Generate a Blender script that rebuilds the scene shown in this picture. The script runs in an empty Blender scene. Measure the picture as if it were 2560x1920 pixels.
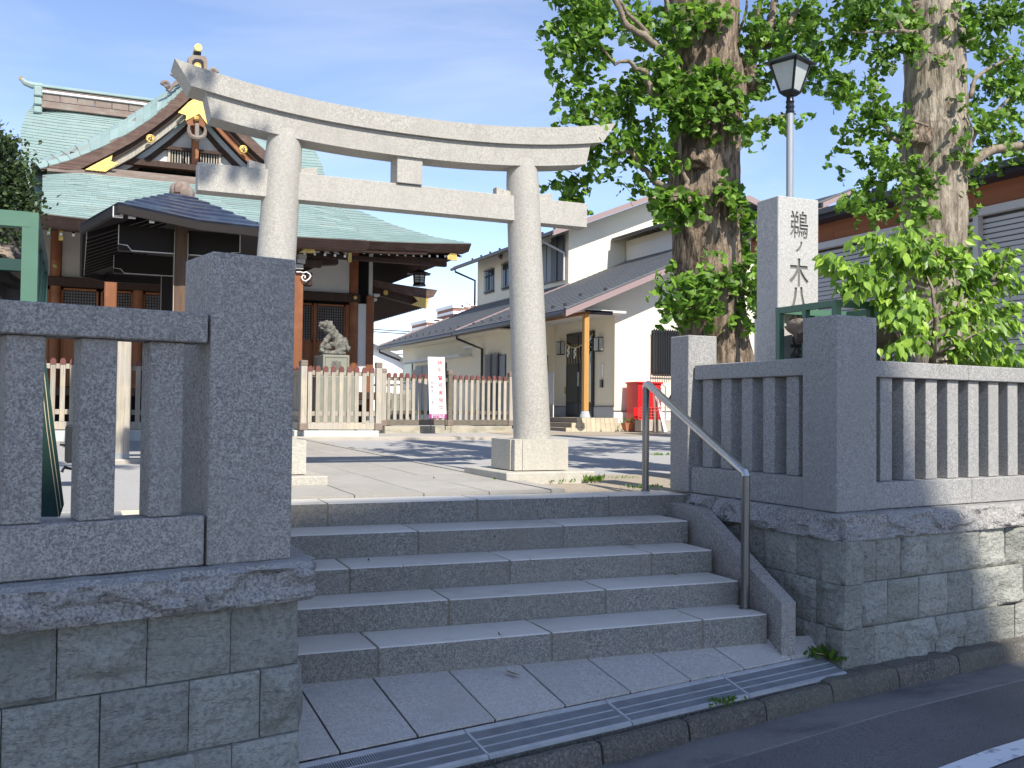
import bpy, bmesh, math, random
from mathutils import Vector, Matrix, noise
rnd = random.Random(7)
SC = bpy.context.scene
COL = SC.collection
R = math.radians
# ---------------------------------------------------------------- camera
YAW, PITCH, ROLL, FPX, EYE = 0.41848603, 0.02682594, 0.01019415, 2456.18547, 1.5
def _basis():
    f = Vector((math.sin(YAW)*math.cos(PITCH), math.cos(YAW)*math.cos(PITCH), math.sin(PITCH)))
    r = Vector((math.cos(YAW), -math.sin(YAW), 0)); u = r.cross(f)
    return (r*math.cos(ROLL)+u*math.sin(ROLL), -r*math.sin(ROLL)+u*math.cos(ROLL), f)
CR, CU, CF = _basis()
cd = bpy.data.cameras.new('camera'); cam = bpy.data.objects.new('camera', cd); COL.objects.link(cam)
cam.matrix_world = Matrix(((CR.x, CU.x, -CF.x, 0), (CR.y, CU.y, -CF.y, 0), (CR.z, CU.z, -CF.z, EYE), (0, 0, 0, 1)))
cd.sensor_width = 36; cd.lens = FPX/2560*36; cd.clip_start = .05; cd.clip_end = 3000
SC.camera = cam
# ---------------------------------------------------------------- sky, sun, exposure
SUN_EL, SUN_AZ = 45.5, 3.5          # light travels towards +Y and a little towards -X
w = bpy.data.worlds.new('World'); SC.world = w; w.use_nodes = True
nt = w.node_tree; nt.nodes.clear(); L = nt.links.new
sky = nt.nodes.new('ShaderNodeTexSky'); sky.sky_type = 'NISHITA'; sky.sun_disc = False
sky.sun_elevation = R(SUN_EL); sky.sun_rotation = R(180-SUN_AZ)
sky.air_density = 1.0; sky.dust_density = .15; sky.ozone_density = 2.6; sky.altitude = 1600
bg = nt.nodes.new('ShaderNodeBackground'); bg.inputs[1].default_value = .15
out = nt.nodes.new('ShaderNodeOutputWorld')
tc = nt.nodes.new('ShaderNodeTexCoord'); mp = nt.nodes.new('ShaderNodeMapping')
mp.inputs['Scale'].default_value = (1.0, 1.6, 3.6); mp.inputs['Rotation'].default_value = (.1, .35, .5)
nz = nt.nodes.new('ShaderNodeTexNoise'); nz.inputs['Scale'].default_value = 1.7; nz.inputs['Detail'].default_value = 7; nz.inputs['Roughness'].default_value = .55; nz.inputs['Distortion'].default_value = .5
rp = nt.nodes.new('ShaderNodeValToRGB'); rp.color_ramp.elements[0].position = .46; rp.color_ramp.elements[0].color = (0, 0, 0, 1); rp.color_ramp.elements[1].position = .78; rp.color_ramp.elements[1].color = (.42, .42, .42, 1)
mx = nt.nodes.new('ShaderNodeMix'); mx.data_type = 'RGBA'; mx.inputs[7].default_value = (4.3, 4.5, 4.9, 1)
L(tc.outputs['Generated'], mp.inputs[0]); L(mp.outputs[0], nz.inputs[0]); L(nz.outputs[0], rp.inputs[0]); L(rp.outputs[0], mx.inputs[0])
tint = nt.nodes.new('ShaderNodeMix'); tint.data_type = 'RGBA'; tint.blend_type = 'MULTIPLY'; tint.inputs[0].default_value = 1; tint.inputs[7].default_value = (.96, .87, .87, 1)
L(sky.outputs[0], tint.inputs[6]); L(tint.outputs[2], mx.inputs[6]); L(mx.outputs[2], bg.inputs[0]); L(bg.outputs[0], out.inputs[0])
sd = bpy.data.lights.new('sun', 'SUN'); sd.energy = 3.9; sd.angle = R(.53); sd.color = (1.0, .94, .83)
so = bpy.data.objects.new('sun', sd); COL.objects.link(so)
_d = Vector((-math.sin(R(SUN_AZ))*math.cos(R(SUN_EL)), math.cos(R(SUN_AZ))*math.cos(R(SUN_EL)), -math.sin(R(SUN_EL))))
so.rotation_euler = _d.to_track_quat('-Z', 'Y').to_euler(); so.location = (0, 0, 30)
SC.view_settings.view_transform = 'Standard'; SC.view_settings.look = 'None'; SC.view_settings.exposure = .86; SC.view_settings.gamma = 1
SC.view_settings.use_curve_mapping = False
SC.cycles.max_bounces = 6; SC.cycles.transparent_max_bounces = 6
# ---------------------------------------------------------------- survey helpers: a sight line met with a plane that stands in the place
def ray(px, py): return CR*((px-1280)/FPX) - CU*((py-960)/FPX) + CF
def PY(px, py, y): d = ray(px, py); t = y/d.y; return Vector((0, 0, EYE))+d*t
def PX(px, py, x): d = ray(px, py); t = x/d.x; return Vector((0, 0, EYE))+d*t
def PZ(px, py, z): d = ray(px, py); t = (z-EYE)/d.z; return Vector((0, 0, EYE))+d*t
SLOPE = .0116
def gz(y): return .82+SLOPE*max(0, y-7)          # the precinct rises gently to the back
def PG(px, py): d = ray(px, py); t = (.82-7*SLOPE-EYE)/(d.z-SLOPE*d.y); return Vector((0, 0, EYE))+d*t
# ---------------------------------------------------------------- materials
MATS = {}
def _node(nt, t, **kw):
    n = nt.nodes.new(t)
    for k, v in kw.items():
        if k in n.inputs.keys() if isinstance(k, str) else False: n.inputs[k].default_value = v
        else: setattr(n, k, v)
    return n
def material(name, col, rough=.8, metal=0, layers=(), bump=(), spec=.3, rand=0, trans=0, joint=None, coat=0):
    """layers: (scale, detail, stretch, lo, hi, color, factor) noise blends; bump: (scale, detail, stretch, strength, dist); rand: per-object value change"""
    if name in MATS: return MATS[name]
    m = bpy.data.materials.new(name); MATS[name] = m; m.use_nodes = True
    nt = m.node_tree; b = nt.nodes['Principled BSDF']; L = nt.links.new
    b.inputs['Roughness'].default_value = rough; b.inputs['Metallic'].default_value = metal
    b.inputs['Specular IOR Level'].default_value = spec
    tc = nt.nodes.new('ShaderNodeTexCoord'); oi = nt.nodes.new('ShaderNodeObjectInfo')
    off = nt.nodes.new('ShaderNodeVectorMath'); off.operation = 'MULTIPLY_ADD'
    L(oi.outputs['Random'], off.inputs[0]); off.inputs[1].default_value = (37, 17, 23); L(tc.outputs['Object'], off.inputs[2])
    base = nt.nodes.new('ShaderNodeRGB'); base.outputs[0].default_value = (*col, 1); cur = base.outputs[0]
    def noise_n(sc, det, st, kind='noise'):
        mp = nt.nodes.new('ShaderNodeMapping'); mp.inputs['Scale'].default_value = st; L(off.outputs[0], mp.inputs[0])
        if kind == 'voronoi':
            n = nt.nodes.new('ShaderNodeTexVoronoi'); n.inputs['Scale'].default_value = sc; L(mp.outputs[0], n.inputs[0]); return n.outputs['Distance']
        n = nt.nodes.new('ShaderNodeTexNoise'); n.inputs['Scale'].default_value = sc; n.inputs['Detail'].default_value = det; n.inputs['Roughness'].default_value = .6
        L(mp.outputs[0], n.inputs[0]); return n.outputs[0]
    for ly in layers:
        sc, det, st, lo, hi, c, fac = ly[:7]
        f = noise_n(sc, det, st); mr = nt.nodes.new('ShaderNodeMapRange'); mr.inputs[1].default_value = lo; mr.inputs[2].default_value = hi; mr.inputs[4].default_value = fac
        L(f, mr.inputs[0]); mx = nt.nodes.new('ShaderNodeMix'); mx.data_type = 'RGBA'; mx.inputs[7].default_value = (*c, 1)
        L(mr.outputs[0], mx.inputs[0]); L(cur, mx.inputs[6]); cur = mx.outputs[2]
    if rand:
        mr = nt.nodes.new('ShaderNodeMapRange'); mr.inputs[3].default_value = 1-rand; mr.inputs[4].default_value = 1+rand; L(oi.outputs['Random'], mr.inputs[0])
        mx = nt.nodes.new('ShaderNodeVectorMath'); mx.operation = 'SCALE'; L(cur, mx.inputs[0]); L(mr.outputs[0], mx.inputs[3]); cur = mx.outputs[0]
    L(cur, b.inputs['Base Color'])
    prev = None
    for sc, det, st, s, d in bump:
        f = noise_n(sc, det, st); bp = nt.nodes.new('ShaderNodeBump'); bp.inputs['Strength'].default_value = s; bp.inputs['Distance'].default_value = d
        L(f, bp.inputs['Height'])
        if prev: L(prev, bp.inputs['Normal'])
        prev = bp.outputs[0]
    if prev: L(prev, b.inputs['Normal'])
    if trans:
        tr = nt.nodes.new('ShaderNodeBsdfTranslucent'); L(cur, tr.inputs[0]); ms = nt.nodes.new('ShaderNodeMixShader'); ms.inputs[0].default_value = trans
        L(b.outputs[0], ms.inputs[1]); L(tr.outputs[0], ms.inputs[2]); L(ms.outputs[0], nt.nodes['Material Output'].inputs[0])
    if coat: b.inputs['Coat Weight'].default_value = coat
    return m
I3 = (1, 1, 1)
def granite(name, c, dark, light, amt=.9, stain=None, rough=.75, extra=(), bmp=.25, spec=.3):
    ly = [(95, 3, I3, .42, .60, dark, amt), (180, 2, I3, .56, .66, light, amt*.8), (34, 5, I3, .46, .62, dark, amt*.5), (2.2, 5, I3, .45, .75, tuple(x*.8 for x in c), .6), (5, 6, (1, 1, .12), .54, .70, tuple(x*.62 for x in c), .45)]
    if stain: ly.append((1.1, 6, (1, 1, .35), .52, .75, stain, .55))
    return material(name, c, rough, layers=tuple(ly)+tuple(extra), bump=((120, 3, I3, bmp, .004),), rand=.05, spec=spec)
M = {}
M['granite'] = granite('granite_grey', (.40, .37, .335), (.15, .14, .132), (.58, .55, .51), amt=.9)
M['granite_mid'] = granite('granite_post', (.38, .37, .355), (.18, .175, .17), (.6, .59, .57), stain=(.25, .24, .22))
M['granite_rough'] = material('granite_split_face', (.52, .49, .45), .85, layers=((70, 4, I3, .42, .62, (.15, .15, .16), .8), (150, 2, I3, .55, .66, (.45, .44, .45), .7), (6, 5, (1, 1, 1.6), .5, .75, (.2, .19, .185), .5)), bump=((14, 8, (1, 1, 1.5), 1.0, .06), (60, 4, I3, .7, .014)), rand=.06)
M['step_top_lit'] = granite('granite_step_skylit', (.66, .615, .55), (.55, .51, .455), (.74, .70, .64), amt=.6, stain=(.46, .43, .38), rough=.42, bmp=.06, spec=.8)  # same stone as the risers, paler: sky light on the treads put into the colour
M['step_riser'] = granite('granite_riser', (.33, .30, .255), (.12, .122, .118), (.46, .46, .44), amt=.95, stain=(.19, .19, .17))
M['greenstone'] = material('greenstone_block', (.40, .395, .35), .9, layers=((5, 6, (1, 1, 1.4), .45, .7, (.38, .375, .33), .75), (40, 4, I3, .45, .65, (.20, .20, .18), .7), (1.6, 4, I3, .5, .7, (.24, .25, .21), .7), (150, 2, I3, .6, .7, (.24, .25, .24), .5)), bump=((9, 9, (1, 1, 1.8), 1.0, .06), (45, 5, (1, 1, 2.5), .8, .014)), rand=.16)
M['joint_tan'] = material('tan_mortar', (.22, .19, .15), .95, layers=((30, 4, I3, .5, .7, (.12, .10, .08), .7),))
M['mortar'] = material('dark_joint', (.055, .054, .05), .95, layers=((20, 4, I3, .5, .7, (.1, .09, .08), .6),))
M['torii'] = granite('pale_granite', (.47, .45, .405), (.27, .255, .23), (.58, .56, .52), amt=.85, stain=(.33, .31, .28), bmp=.15)
M['torii_base'] = granite('pale_granite_base', (.50, .475, .41), (.32, .305, .27), (.60, .58, .52), amt=.75, stain=(.42, .38, .31), bmp=.4)
M['paver'] = granite('paving_granite', (.56, .52, .475), (.30, .275, .26), (.76, .72, .68), amt=.75, stain=(.38, .35, .33), bmp=.4, rough=.5, spec=.6)
M['path_slab'] = granite('path_granite', (.39, .37, .33), (.31, .29, .26), (.48, .46, .42), amt=.6, stain=(.29, .275, .25))
M['gravel'] = material('pale_gravel', (.40, .39, .38), .95, layers=((60, 4, I3, .42, .62, (.29, .285, .28), .8), (1.2, 5, I3, .45, .7, (.34, .33, .32), .7), (200, 2, I3, .56, .66, (.45, .45, .45), .6)), bump=((50, 5, I3, .7, .01),))
M['earth'] = material('sandy_earth', (.30, .25, .19), .95, layers=((4, 5, I3, .45, .7, (.31, .26, .2), .7), (60, 4, I3, .45, .65, (.5, .45, .36), .6)), bump=((40, 5, I3, .6, .01),))
M['asphalt'] = material('asphalt', (.19, .18, .175), .65, layers=((110, 3, I3, .44, .60, (.06, .058, .06), .8), (170, 2, I3, .60, .68, (.19, .19, .195), .9), (1.1, 5, I3, .45, .7, (.08, .078, .08), .6)), bump=((120, 3, I3, .9, .006),))
M['gutter'] = material('gutter_concrete', (.19, .18, .17), .9, layers=((1.7, 6, (1, 2.5, 1), .45, .7, (.075, .072, .072), .85), (9, 5, I3, .5, .7, (.17, .165, .16), .5), (90, 3, I3, .5, .65, (.08, .08, .08), .5)), bump=((60, 4, I3, .5, .006),))
M['kerb'] = material('kerb_concrete', (.14, .125, .105), .95, layers=((6, 6, I3, .42, .65, (.075, .072, .066), .85), (60, 4, I3, .48, .62, (.23, .21, .18), .8), (130, 2, I3, .52, .62, (.05, .05, .05), .7), (1.2, 3, I3, .5, .7, (.16, .15, .11), .5)), bump=((22, 6, I3, .9, .02), (90, 3, I3, .7, .006)), rand=.12)
M['white_paint'] = material('worn_white_paint', (.72, .73, .75), .8, layers=((12, 6, I3, .55, .66, (.25, .25, .26), .8),), bump=((120, 3, I3, .7, .005),))
M['galv'] = material('galvanised_steel', (.50, .51, .53), .5, .3, layers=((5, 5, I3, .45, .7, (.34, .36, .39), .8), (30, 3, I3, .5, .7, (.60, .62, .64), .5)), spec=.5)
M['galv_dark'] = material('galvanised_bars', (.36, .37, .39), .5, .3, layers=((8, 4, I3, .45, .7, (.25, .26, .28), .7),))
M['dark'] = material('unlit_void', (.012, .012, .013), .95)  # near-black colour standing in for shade in recesses and the unlit hall
M['steel'] = material('stainless_steel', (.55, .54, .52), .28, .95, layers=((40, 3, (1, 1, .05), .45, .7, (.40, .39, .38), .6),), spec=.5)
M['steel_post'] = material('brushed_steel_post', (.22, .215, .205), .38, .85, layers=((60, 2, (1, 1, .03), .45, .7, (.14, .135, .13), .7),))
M['copper'] = material('patina_copper_tile', (.235, .325, .31), .62, 0, layers=((1.3, 6, I3, .42, .7, (.30, .385, .365), .8), (.8, 6, (1, 1, .5), .56, .72, (.23, .235, .21), .55), (5, 5, (1, 1, .3), .56, .75, (.29, .29, .26), .65), (30, 3, I3, .5, .7, (.19, .28, .27), .5)), rand=.08, spec=.35)
M['copper_dark'] = material('oxidised_copper_sheet', (.205, .15, .125), .6, 0, layers=((3, 5, (1, 1, .3), .45, .7, (.29, .26, .22), .6), (12, 4, (.3, .3, 2), .5, .7, (.25, .30, .27), .4)), rand=.1)
M['bark_trim'] = material('layered_eave_board', (.135, .085, .068), .75, layers=((3, 4, (.3, .3, 30), .40, .60, (.055, .032, .026), .8), (4, 5, I3, .5, .75, (.20, .15, .12), .5)))
M['blue_metal'] = material('dark_blue_roof_sheet', (.035, .045, .08), .3, .5, layers=((3, 4, I3, .50, .7, (.10, .14, .18), .7),), spec=.6)
M['gold'] = material('gilded_metal', (.66, .47, .16), .42, .8, layers=((40, 4, I3, .45, .6, (.55, .36, .09), .7),), bump=((70, 3, I3, .8, .01),), spec=.5)
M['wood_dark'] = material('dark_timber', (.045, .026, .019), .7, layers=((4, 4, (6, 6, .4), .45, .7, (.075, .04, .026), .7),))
M['wood_warm'] = material('warm_timber', (.22, .085, .038), .6, layers=((5, 5, (8, 8, .35), .42, .68, (.20, .07, .028), .8), (2, 4, I3, .5, .7, (.42, .19, .08), .5)))
M['wood_post'] = material('brown_post_timber', (.13, .082, .055), .7, layers=((5, 5, (8, 8, .35), .42, .68, (.08, .05, .035), .8),))
M['wood_panel'] = material('door_panel_timber', (.28, .11, .045), .6, layers=((5, 5, (8, 8, .35), .42, .68, (.19, .065, .028), .8),))
M['wood_grey'] = material('weathered_timber', (.41, .375, .325), .85, layers=((6, 6, (10, 10, .35), .42, .66, (.27, .235, .19), .85), (3, 5, I3, .5, .72, (.50, .42, .29), .6)), rand=.14, bump=((40, 4, (6, 6, .3), .4, .004),))
M['wood_old'] = material('mossy_old_timber', (.17, .15, .12), .9, layers=((8, 6, (.4, 6, 10), .42, .66, (.09, .078, .062), .85),), rand=.1)
M['picket_cap'] = material('red_brown_cap', (.16, .062, .055), .55, rand=.12)
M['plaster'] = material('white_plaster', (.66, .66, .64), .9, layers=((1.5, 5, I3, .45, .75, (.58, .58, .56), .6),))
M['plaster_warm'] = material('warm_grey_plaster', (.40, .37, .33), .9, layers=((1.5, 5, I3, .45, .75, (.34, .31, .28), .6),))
M['white'] = material('white_paint_end', (.8, .8, .79), .7)
M['cream'] = material('cream_render', (.79, .73, .585), .92, layers=((1.1, 6, (1, 1, .4), .5, .8, (.70, .65, .53), .5),), bump=((90, 4, I3, .3, .004),))
M['plinth_grey'] = material('grey_plinth', (.42, .44, .46), .9)
M['slate'] = material('slate_roof', (.115, .12, .125), .7, layers=((2, 5, I3, .45, .7, (.16, .165, .17), .6), (25, 3, I3, .5, .7, (.08, .08, .085), .6)), rand=.1)
M['fascia_pink'] = material('mauve_fascia', (.30, .22, .215), .6)
M['gutter_black'] = material('dark_brown_gutter', (.035, .028, .028), .4, spec=.5)
M['alu_dark'] = material('dark_bronze_aluminium', (.03, .032, .036), .4, .3, spec=.5)
M['shutter_dark'] = material('charcoal_shutter', (.055, .06, .07), .5)
M['glass'] = material('dark_window_glass', (.02, .025, .03), .06, 0, spec=.8)
M['frosted'] = material('frosted_glass', (.62, .66, .64), .35, 0, layers=((3, 3, I3, .45, .7, (.48, .54, .52), .6),), spec=.6, trans=.3)
M['curtain'] = material('pale_curtain', (.30, .32, .33), .9)
M['tan'] = material('tan_curtain', (.52, .44, .30), .9)
M['tile'] = material('beige_tile', (.52, .46, .34), .7, layers=((6, 4, I3, .45, .7, (.44, .38, .28), .7),), rand=.1)
M['tile_dark'] = material('shaded_step_tile', (.20, .17, .145), .7, rand=.08)  # the beige tile darkened: shade of the side faces put into the colour
M['pine_post'] = material('varnished_post', (.52, .29, .09), .5, layers=((5, 4, (10, 10, .3), .42, .68, (.38, .19, .05), .8),))
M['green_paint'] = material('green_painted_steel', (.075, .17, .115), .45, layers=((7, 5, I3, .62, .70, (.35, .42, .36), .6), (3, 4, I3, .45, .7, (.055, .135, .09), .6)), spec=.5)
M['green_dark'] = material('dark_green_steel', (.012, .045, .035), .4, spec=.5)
M['red'] = material('red_painted_steel', (.62, .012, .018), .4, layers=((3, 4, I3, .5, .7, (.5, .02, .02), .5),), spec=.5)
M['red_mesh'] = material('faded_red_mesh', (.60, .07, .06), .6)
M['concrete'] = material('pale_concrete', (.42, .38, .33), .9, layers=((3, 5, I3, .45, .7, (.33, .30, .26), .7),))
M['conc_stain'] = material('stained_concrete_kerb', (.42, .38, .30), .95, layers=((2, 6, (1, 1, 3), .42, .65, (.20, .19, .15), .85), (5, 5, I3, .55, .7, (.45, .38, .22), .6)), bump=((40, 4, I3, .5, .006),))
M['pale_block'] = granite('pale_plinth_granite', (.52, .55, .54), (.42, .45, .44), (.62, .64, .63), amt=.6)
M['bronze'] = material('weathered_lion_stone', (.15, .145, .125), .85, layers=((14, 6, I3, .42, .64, (.06, .058, .05), .85), (30, 4, I3, .5, .66, (.27, .26, .22), .7)), bump=((60, 5, I3, .7, .012),))
M['lion_base'] = material('grey_green_plinth', (.25, .25, .205), .9, layers=((6, 5, I3, .45, .7, (.19, .195, .16), .7), (60, 3, I3, .5, .65, (.31, .31, .26), .5)))
M['bark'] = material('ginkgo_bark', (.33, .25, .185), .95, layers=((9, 8, (1.6, 1.6, .42), .42, .56, (.085, .06, .042), .9), (18, 5, (1.5, 1.5, .4), .5, .68, (.48, .385, .29), .7), (2.2, 4, I3, .5, .7, (.24, .20, .15), .5)), bump=((7, 9, (2.0, 2.0, .5), 1.0, .12), (26, 5, (1.6, 1.6, .4), .8, .025)))
M['bark_pale'] = material('pale_grey_bark', (.42, .36, .285), .95, layers=((7, 8, (1.6, 1.6, .30), .40, .60, (.13, .105, .08), .9), (18, 5, (1.5, 1.5, .4), .5, .68, (.45, .40, .32), .7)), bump=((6, 9, (2.2, 2.2, .35), 1.0, .08), (26, 5, (1.6, 1.6, .4), .8, .02)))
M['limb'] = material('limb_bark', (.27, .225, .17), .95, layers=((16, 6, (1, 1, 1), .42, .64, (.12, .095, .07), .85),), bump=((30, 5, I3, .8, .015),))
M['leaf'] = material('ginkgo_leaf', (.075, .17, .022), .5, layers=((1.6, 3, I3, .42, .68, (.045, .125, .018), .9),), rand=.3, trans=.42, spec=.4)
M['leaf_hi'] = material('young_ginkgo_leaf', (.13, .27, .03), .5, layers=((2.5, 3, I3, .42, .68, (.09, .20, .025), .9),), rand=.3, trans=.45, spec=.4)
M['leaf_cherry'] = material('cherry_leaf', (.17, .33, .035), .42, layers=((3, 3, I3, .42, .66, (.085, .21, .028), .9),), rand=.35, trans=.45, spec=.5)
M['leaf_dark'] = material('dark_evergreen_leaf', (.045, .085, .022), .6, layers=((2, 3, I3, .45, .66, (.10, .14, .035), .9), (4, 3, I3, .6, .7, (.22, .13, .05), .4)), rand=.35, trans=.3)
M['weed'] = material('weed_leaf', (.12, .22, .03), .6, rand=.3, trans=.4)
M['dry_leaf'] = material('dry_fallen_leaf', (.34, .24, .12), .7, rand=.4)
M['lamp_black'] = material('black_lamp_metal', (.014, .014, .018), .3, .3, spec=.6)
M['pole'] = material('grey_lamp_pole', (.42, .43, .44), .38, .5, layers=((3, 4, I3, .5, .7, (.34, .35, .37), .5),))
M['shutter'] = material('grey_roller_shutter', (.47, .47, .475), .5, .1)
M['pav_dark'] = material('blackened_timber', (.016, .013, .012), .6)
M['shutter_frame'] = material('pale_shutter_rail', (.52, .51, .50), .6)
M['brown_wall'] = material('red_brown_band', (.30, .115, .055), .75, layers=((2, 5, (1, .3, 6), .42, .68, (.22, .08, .04), .7),))
M['navy'] = material('dark_navy_fascia', (.025, .026, .035), .5)
M['sign_white'] = material('sign_white', (.86, .84, .83), .5)
M['sign_red'] = material('sign_red', (.72, .02, .035), .5)
M['sign_grey'] = material('sign_grey', (.30, .28, .32), .6)
M['sign_purple'] = material('sign_purple', (.34, .03, .20), .5)
M['carve'] = granite('carved_granite', (.17, .165, .16), (.10, .10, .10), (.26, .26, .25), amt=.5)
M['monument'] = granite('monument_granite', (.50, .49, .47), (.26, .255, .25), (.68, .67, .64), amt=.8, stain=(.38, .375, .37), bmp=.3)
M['boulder'] = material('brown_garden_rock', (.27, .215, .165), .95, layers=((6, 6, I3, .42, .66, (.15, .12, .095), .8),), bump=((14, 7, I3, .9, .03),))
M['terracotta'] = material('terracotta', (.42, .17, .09), .8)
M['rope'] = material('straw_rope', (.45, .36, .2), .9)
M['paper'] = material('white_paper', (.8, .8, .78), .9)
M['brick_band'] = material('brown_brick_band', (.26, .13, .10), .8)
M['wire'] = material('cable', (.06, .065, .075), .6)
M['black_plastic'] = material('black_plastic', (.012, .013, .015), .45, spec=.5)
# ---------------------------------------------------------------- mesh building
class MB:
    def __init__(s): s.v = []; s.f = []; s.T = None
    def add(s, vs, fs):
        n = len(s.v)
        s.v += [s.T @ Vector(p) for p in vs] if s.T is not None else [Vector(p) for p in vs]
        s.f += [tuple(n+i for i in f) for f in fs]; return s
    def box(s, x0, x1, y0, y1, z0, z1, c=0):
        if x0 > x1: x0, x1 = x1, x0
        if y0 > y1: y0, y1 = y1, y0
        if z0 > z1: z0, z1 = z1, z0
        if c <= 0:
            return s.add([(x, y, z) for x in (x0, x1) for y in (y0, y1) for z in (z0, z1)],
                         [(0, 1, 3, 2), (4, 6, 7, 5), (0, 4, 5, 1), (2, 3, 7, 6), (0, 2, 6, 4), (1, 5, 7, 3)])
        c = min(c, (x1-x0)*.45, (y1-y0)*.45, (z1-z0)*.45)
        bm = bmesh.new(); bmesh.ops.create_cube(bm, size=1)
        for v in bm.verts: v.co = Vector(((x0+x1)/2+v.co.x*(x1-x0), (y0+y1)/2+v.co.y*(y1-y0), (z0+z1)/2+v.co.z*(z1-z0)))
        bmesh.ops.bevel(bm, geom=bm.edges[:]+bm.verts[:], offset=c, segments=1, affect='EDGES', clamp_overlap=True)
        bm.verts.index_update(); s.add([v.co.copy() for v in bm.verts], [tuple(v.index for v in f.verts) for f in bm.faces]); bm.free(); return s
    def prism(s, pts, h):
        """pts: polygon in 3D, h: extrusion vector"""
        n = len(pts); h = Vector(h); a = [Vector(p) for p in pts]
        return s.add(a+[p+h for p in a], [tuple(range(n))[::-1], tuple(range(n, 2*n))]+[(i, (i+1) % n, n+(i+1) % n, n+i) for i in range(n)])
    def tube(s, pts, rad, n=8, cap=True):
        pts = [Vector(p) for p in pts]; m = len(pts)
        rad = list(rad) if hasattr(rad, '__len__') else [rad]*m
        vs = []; up = Vector((0, 0, 1))
        t0 = (pts[1]-pts[0]).normalized(); a = t0.orthogonal().normalized() if abs(t0.z) > .95 else t0.cross(up).normalized()
        for i, p in enumerate(pts):
            t = ((pts[min(i+1, m-1)]-pts[max(i-1, 0)])).normalized()
            a = (a-t*a.dot(t)).normalized(); b = t.cross(a)
            for k in range(n):
                q = 2*math.pi*k/n; vs.append(p+(a*math.cos(q)+b*math.sin(q))*rad[i])
        fs = [(i*n+k, i*n+(k+1) % n, (i+1)*n+(k+1) % n, (i+1)*n+k) for i in range(m-1) for k in range(n)]
        if cap: fs += [tuple(range(n))[::-1], tuple(range((m-1)*n, m*n))]
        return s.add(vs, fs)
    def lathe(s, c, prof, n=16):
        """prof: list of (r, z) about vertical axis through c"""
        vs = [(c[0]+r*math.cos(2*math.pi*k/n), c[1]+r*math.sin(2*math.pi*k/n), c[2]+z) for r, z in prof for k in range(n)]
        m = len(prof); fs = [(i*n+k, i*n+(k+1) % n, (i+1)*n+(k+1) % n, (i+1)*n+k) for i in range(m-1) for k in range(n)]
        return s.add(vs, fs+[tuple(range(n))[::-1], tuple(range((m-1)*n, m*n))])
    def grid(s, rows, flip=False):
        n = len(rows[0]); vs = [p for r in rows for p in r]
        fs = [(i*n+k, i*n+k+1, (i+1)*n+k+1, (i+1)*n+k) for i in range(len(rows)-1) for k in range(n-1)]
        return s.add(vs, [f[::-1] for f in fs] if flip else fs)
ORG = {}
def put(o, parent=None, kind=None):
    COL.objects.link(o)
    if parent is not None: o.parent = parent
    if kind: o['kind'] = kind
    return o
def build(name, mb, mat, parent=None, kind=None, smooth=False, label=None, fix=True):
    """mb in world coordinates; the mesh is stored relative to its thing's base"""
    org = ORG.get(parent.name, Vector()) if parent is not None else Vector()
    me = bpy.data.meshes.new(name); me.from_pydata([tuple(v-org) for v in mb.v], [], mb.f); me.validate(); me.update()
    if fix:
        bm = bmesh.new(); bm.from_mesh(me); bmesh.ops.recalc_face_normals(bm, faces=bm.faces[:]); bm.to_mesh(me); bm.free()
    if smooth:
        for p in me.polygons: p.use_smooth = True
        if smooth == 'auto':
            try: me.set_sharp_from_angle(angle=R(38))
            except Exception: pass
    me.materials.append(mat)
    o = bpy.data.objects.new(name, me); put(o, parent, kind); ORG[o.name] = org
    if label: o['label'] = label
    return o
def root(name, label, cat, loc, group=None):
    o = bpy.data.objects.new(name, None); COL.objects.link(o); o.location = loc; o.empty_display_size = .1
    o['label'] = label; o['category'] = cat
    if group: o['group'] = group
    ORG[o.name] = Vector(loc); return o
def tag(o, label, cat, group=None):
    o['label'] = label; o['category'] = cat
    if group: o['group'] = group
    return o
def struct(name, mb, mat, **k): return build(name, mb, mat, None, 'structure', **k)
def inst(name, me, parent, M4=None):
    """another object sharing mesh me, placed by a matrix in the parent's space"""
    o = bpy.data.objects.new(name, me); put(o, parent)
    if M4 is not None: o.matrix_local = M4
    if parent is not None: ORG[o.name] = ORG.get(parent.name, Vector())
    return o
def mesh_of(name, mb, mat):
    me = bpy.data.meshes.new(name); me.from_pydata([tuple(v) for v in mb.v], [], mb.f); me.validate()
    bm = bmesh.new(); bm.from_mesh(me); bmesh.ops.recalc_face_normals(bm, faces=bm.faces[:]); bm.to_mesh(me); bm.free()
    me.materials.append(mat); return me
def bx(name, b, mat, parent, c=0, **k): return build(name, MB().box(*b, c), mat, parent, **k)
def copy_tree(r, loc, label, name=None):
    c = r.copy(); COL.objects.link(c); c.location = loc; c['label'] = label
    def rec(a, b):
        for ch in [q for q in SC.objects if q.parent == a]:
            d = ch.copy(); COL.objects.link(d); d.parent = b; rec(ch, d)
    rec(r, c); return c
def frame(o, ang):
    """local frame: x along the direction ang (from +X), y inwards, z up, origin o"""
    return Matrix.Translation(Vector(o)) @ Matrix.Rotation(ang, 4, 'Z')
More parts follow.
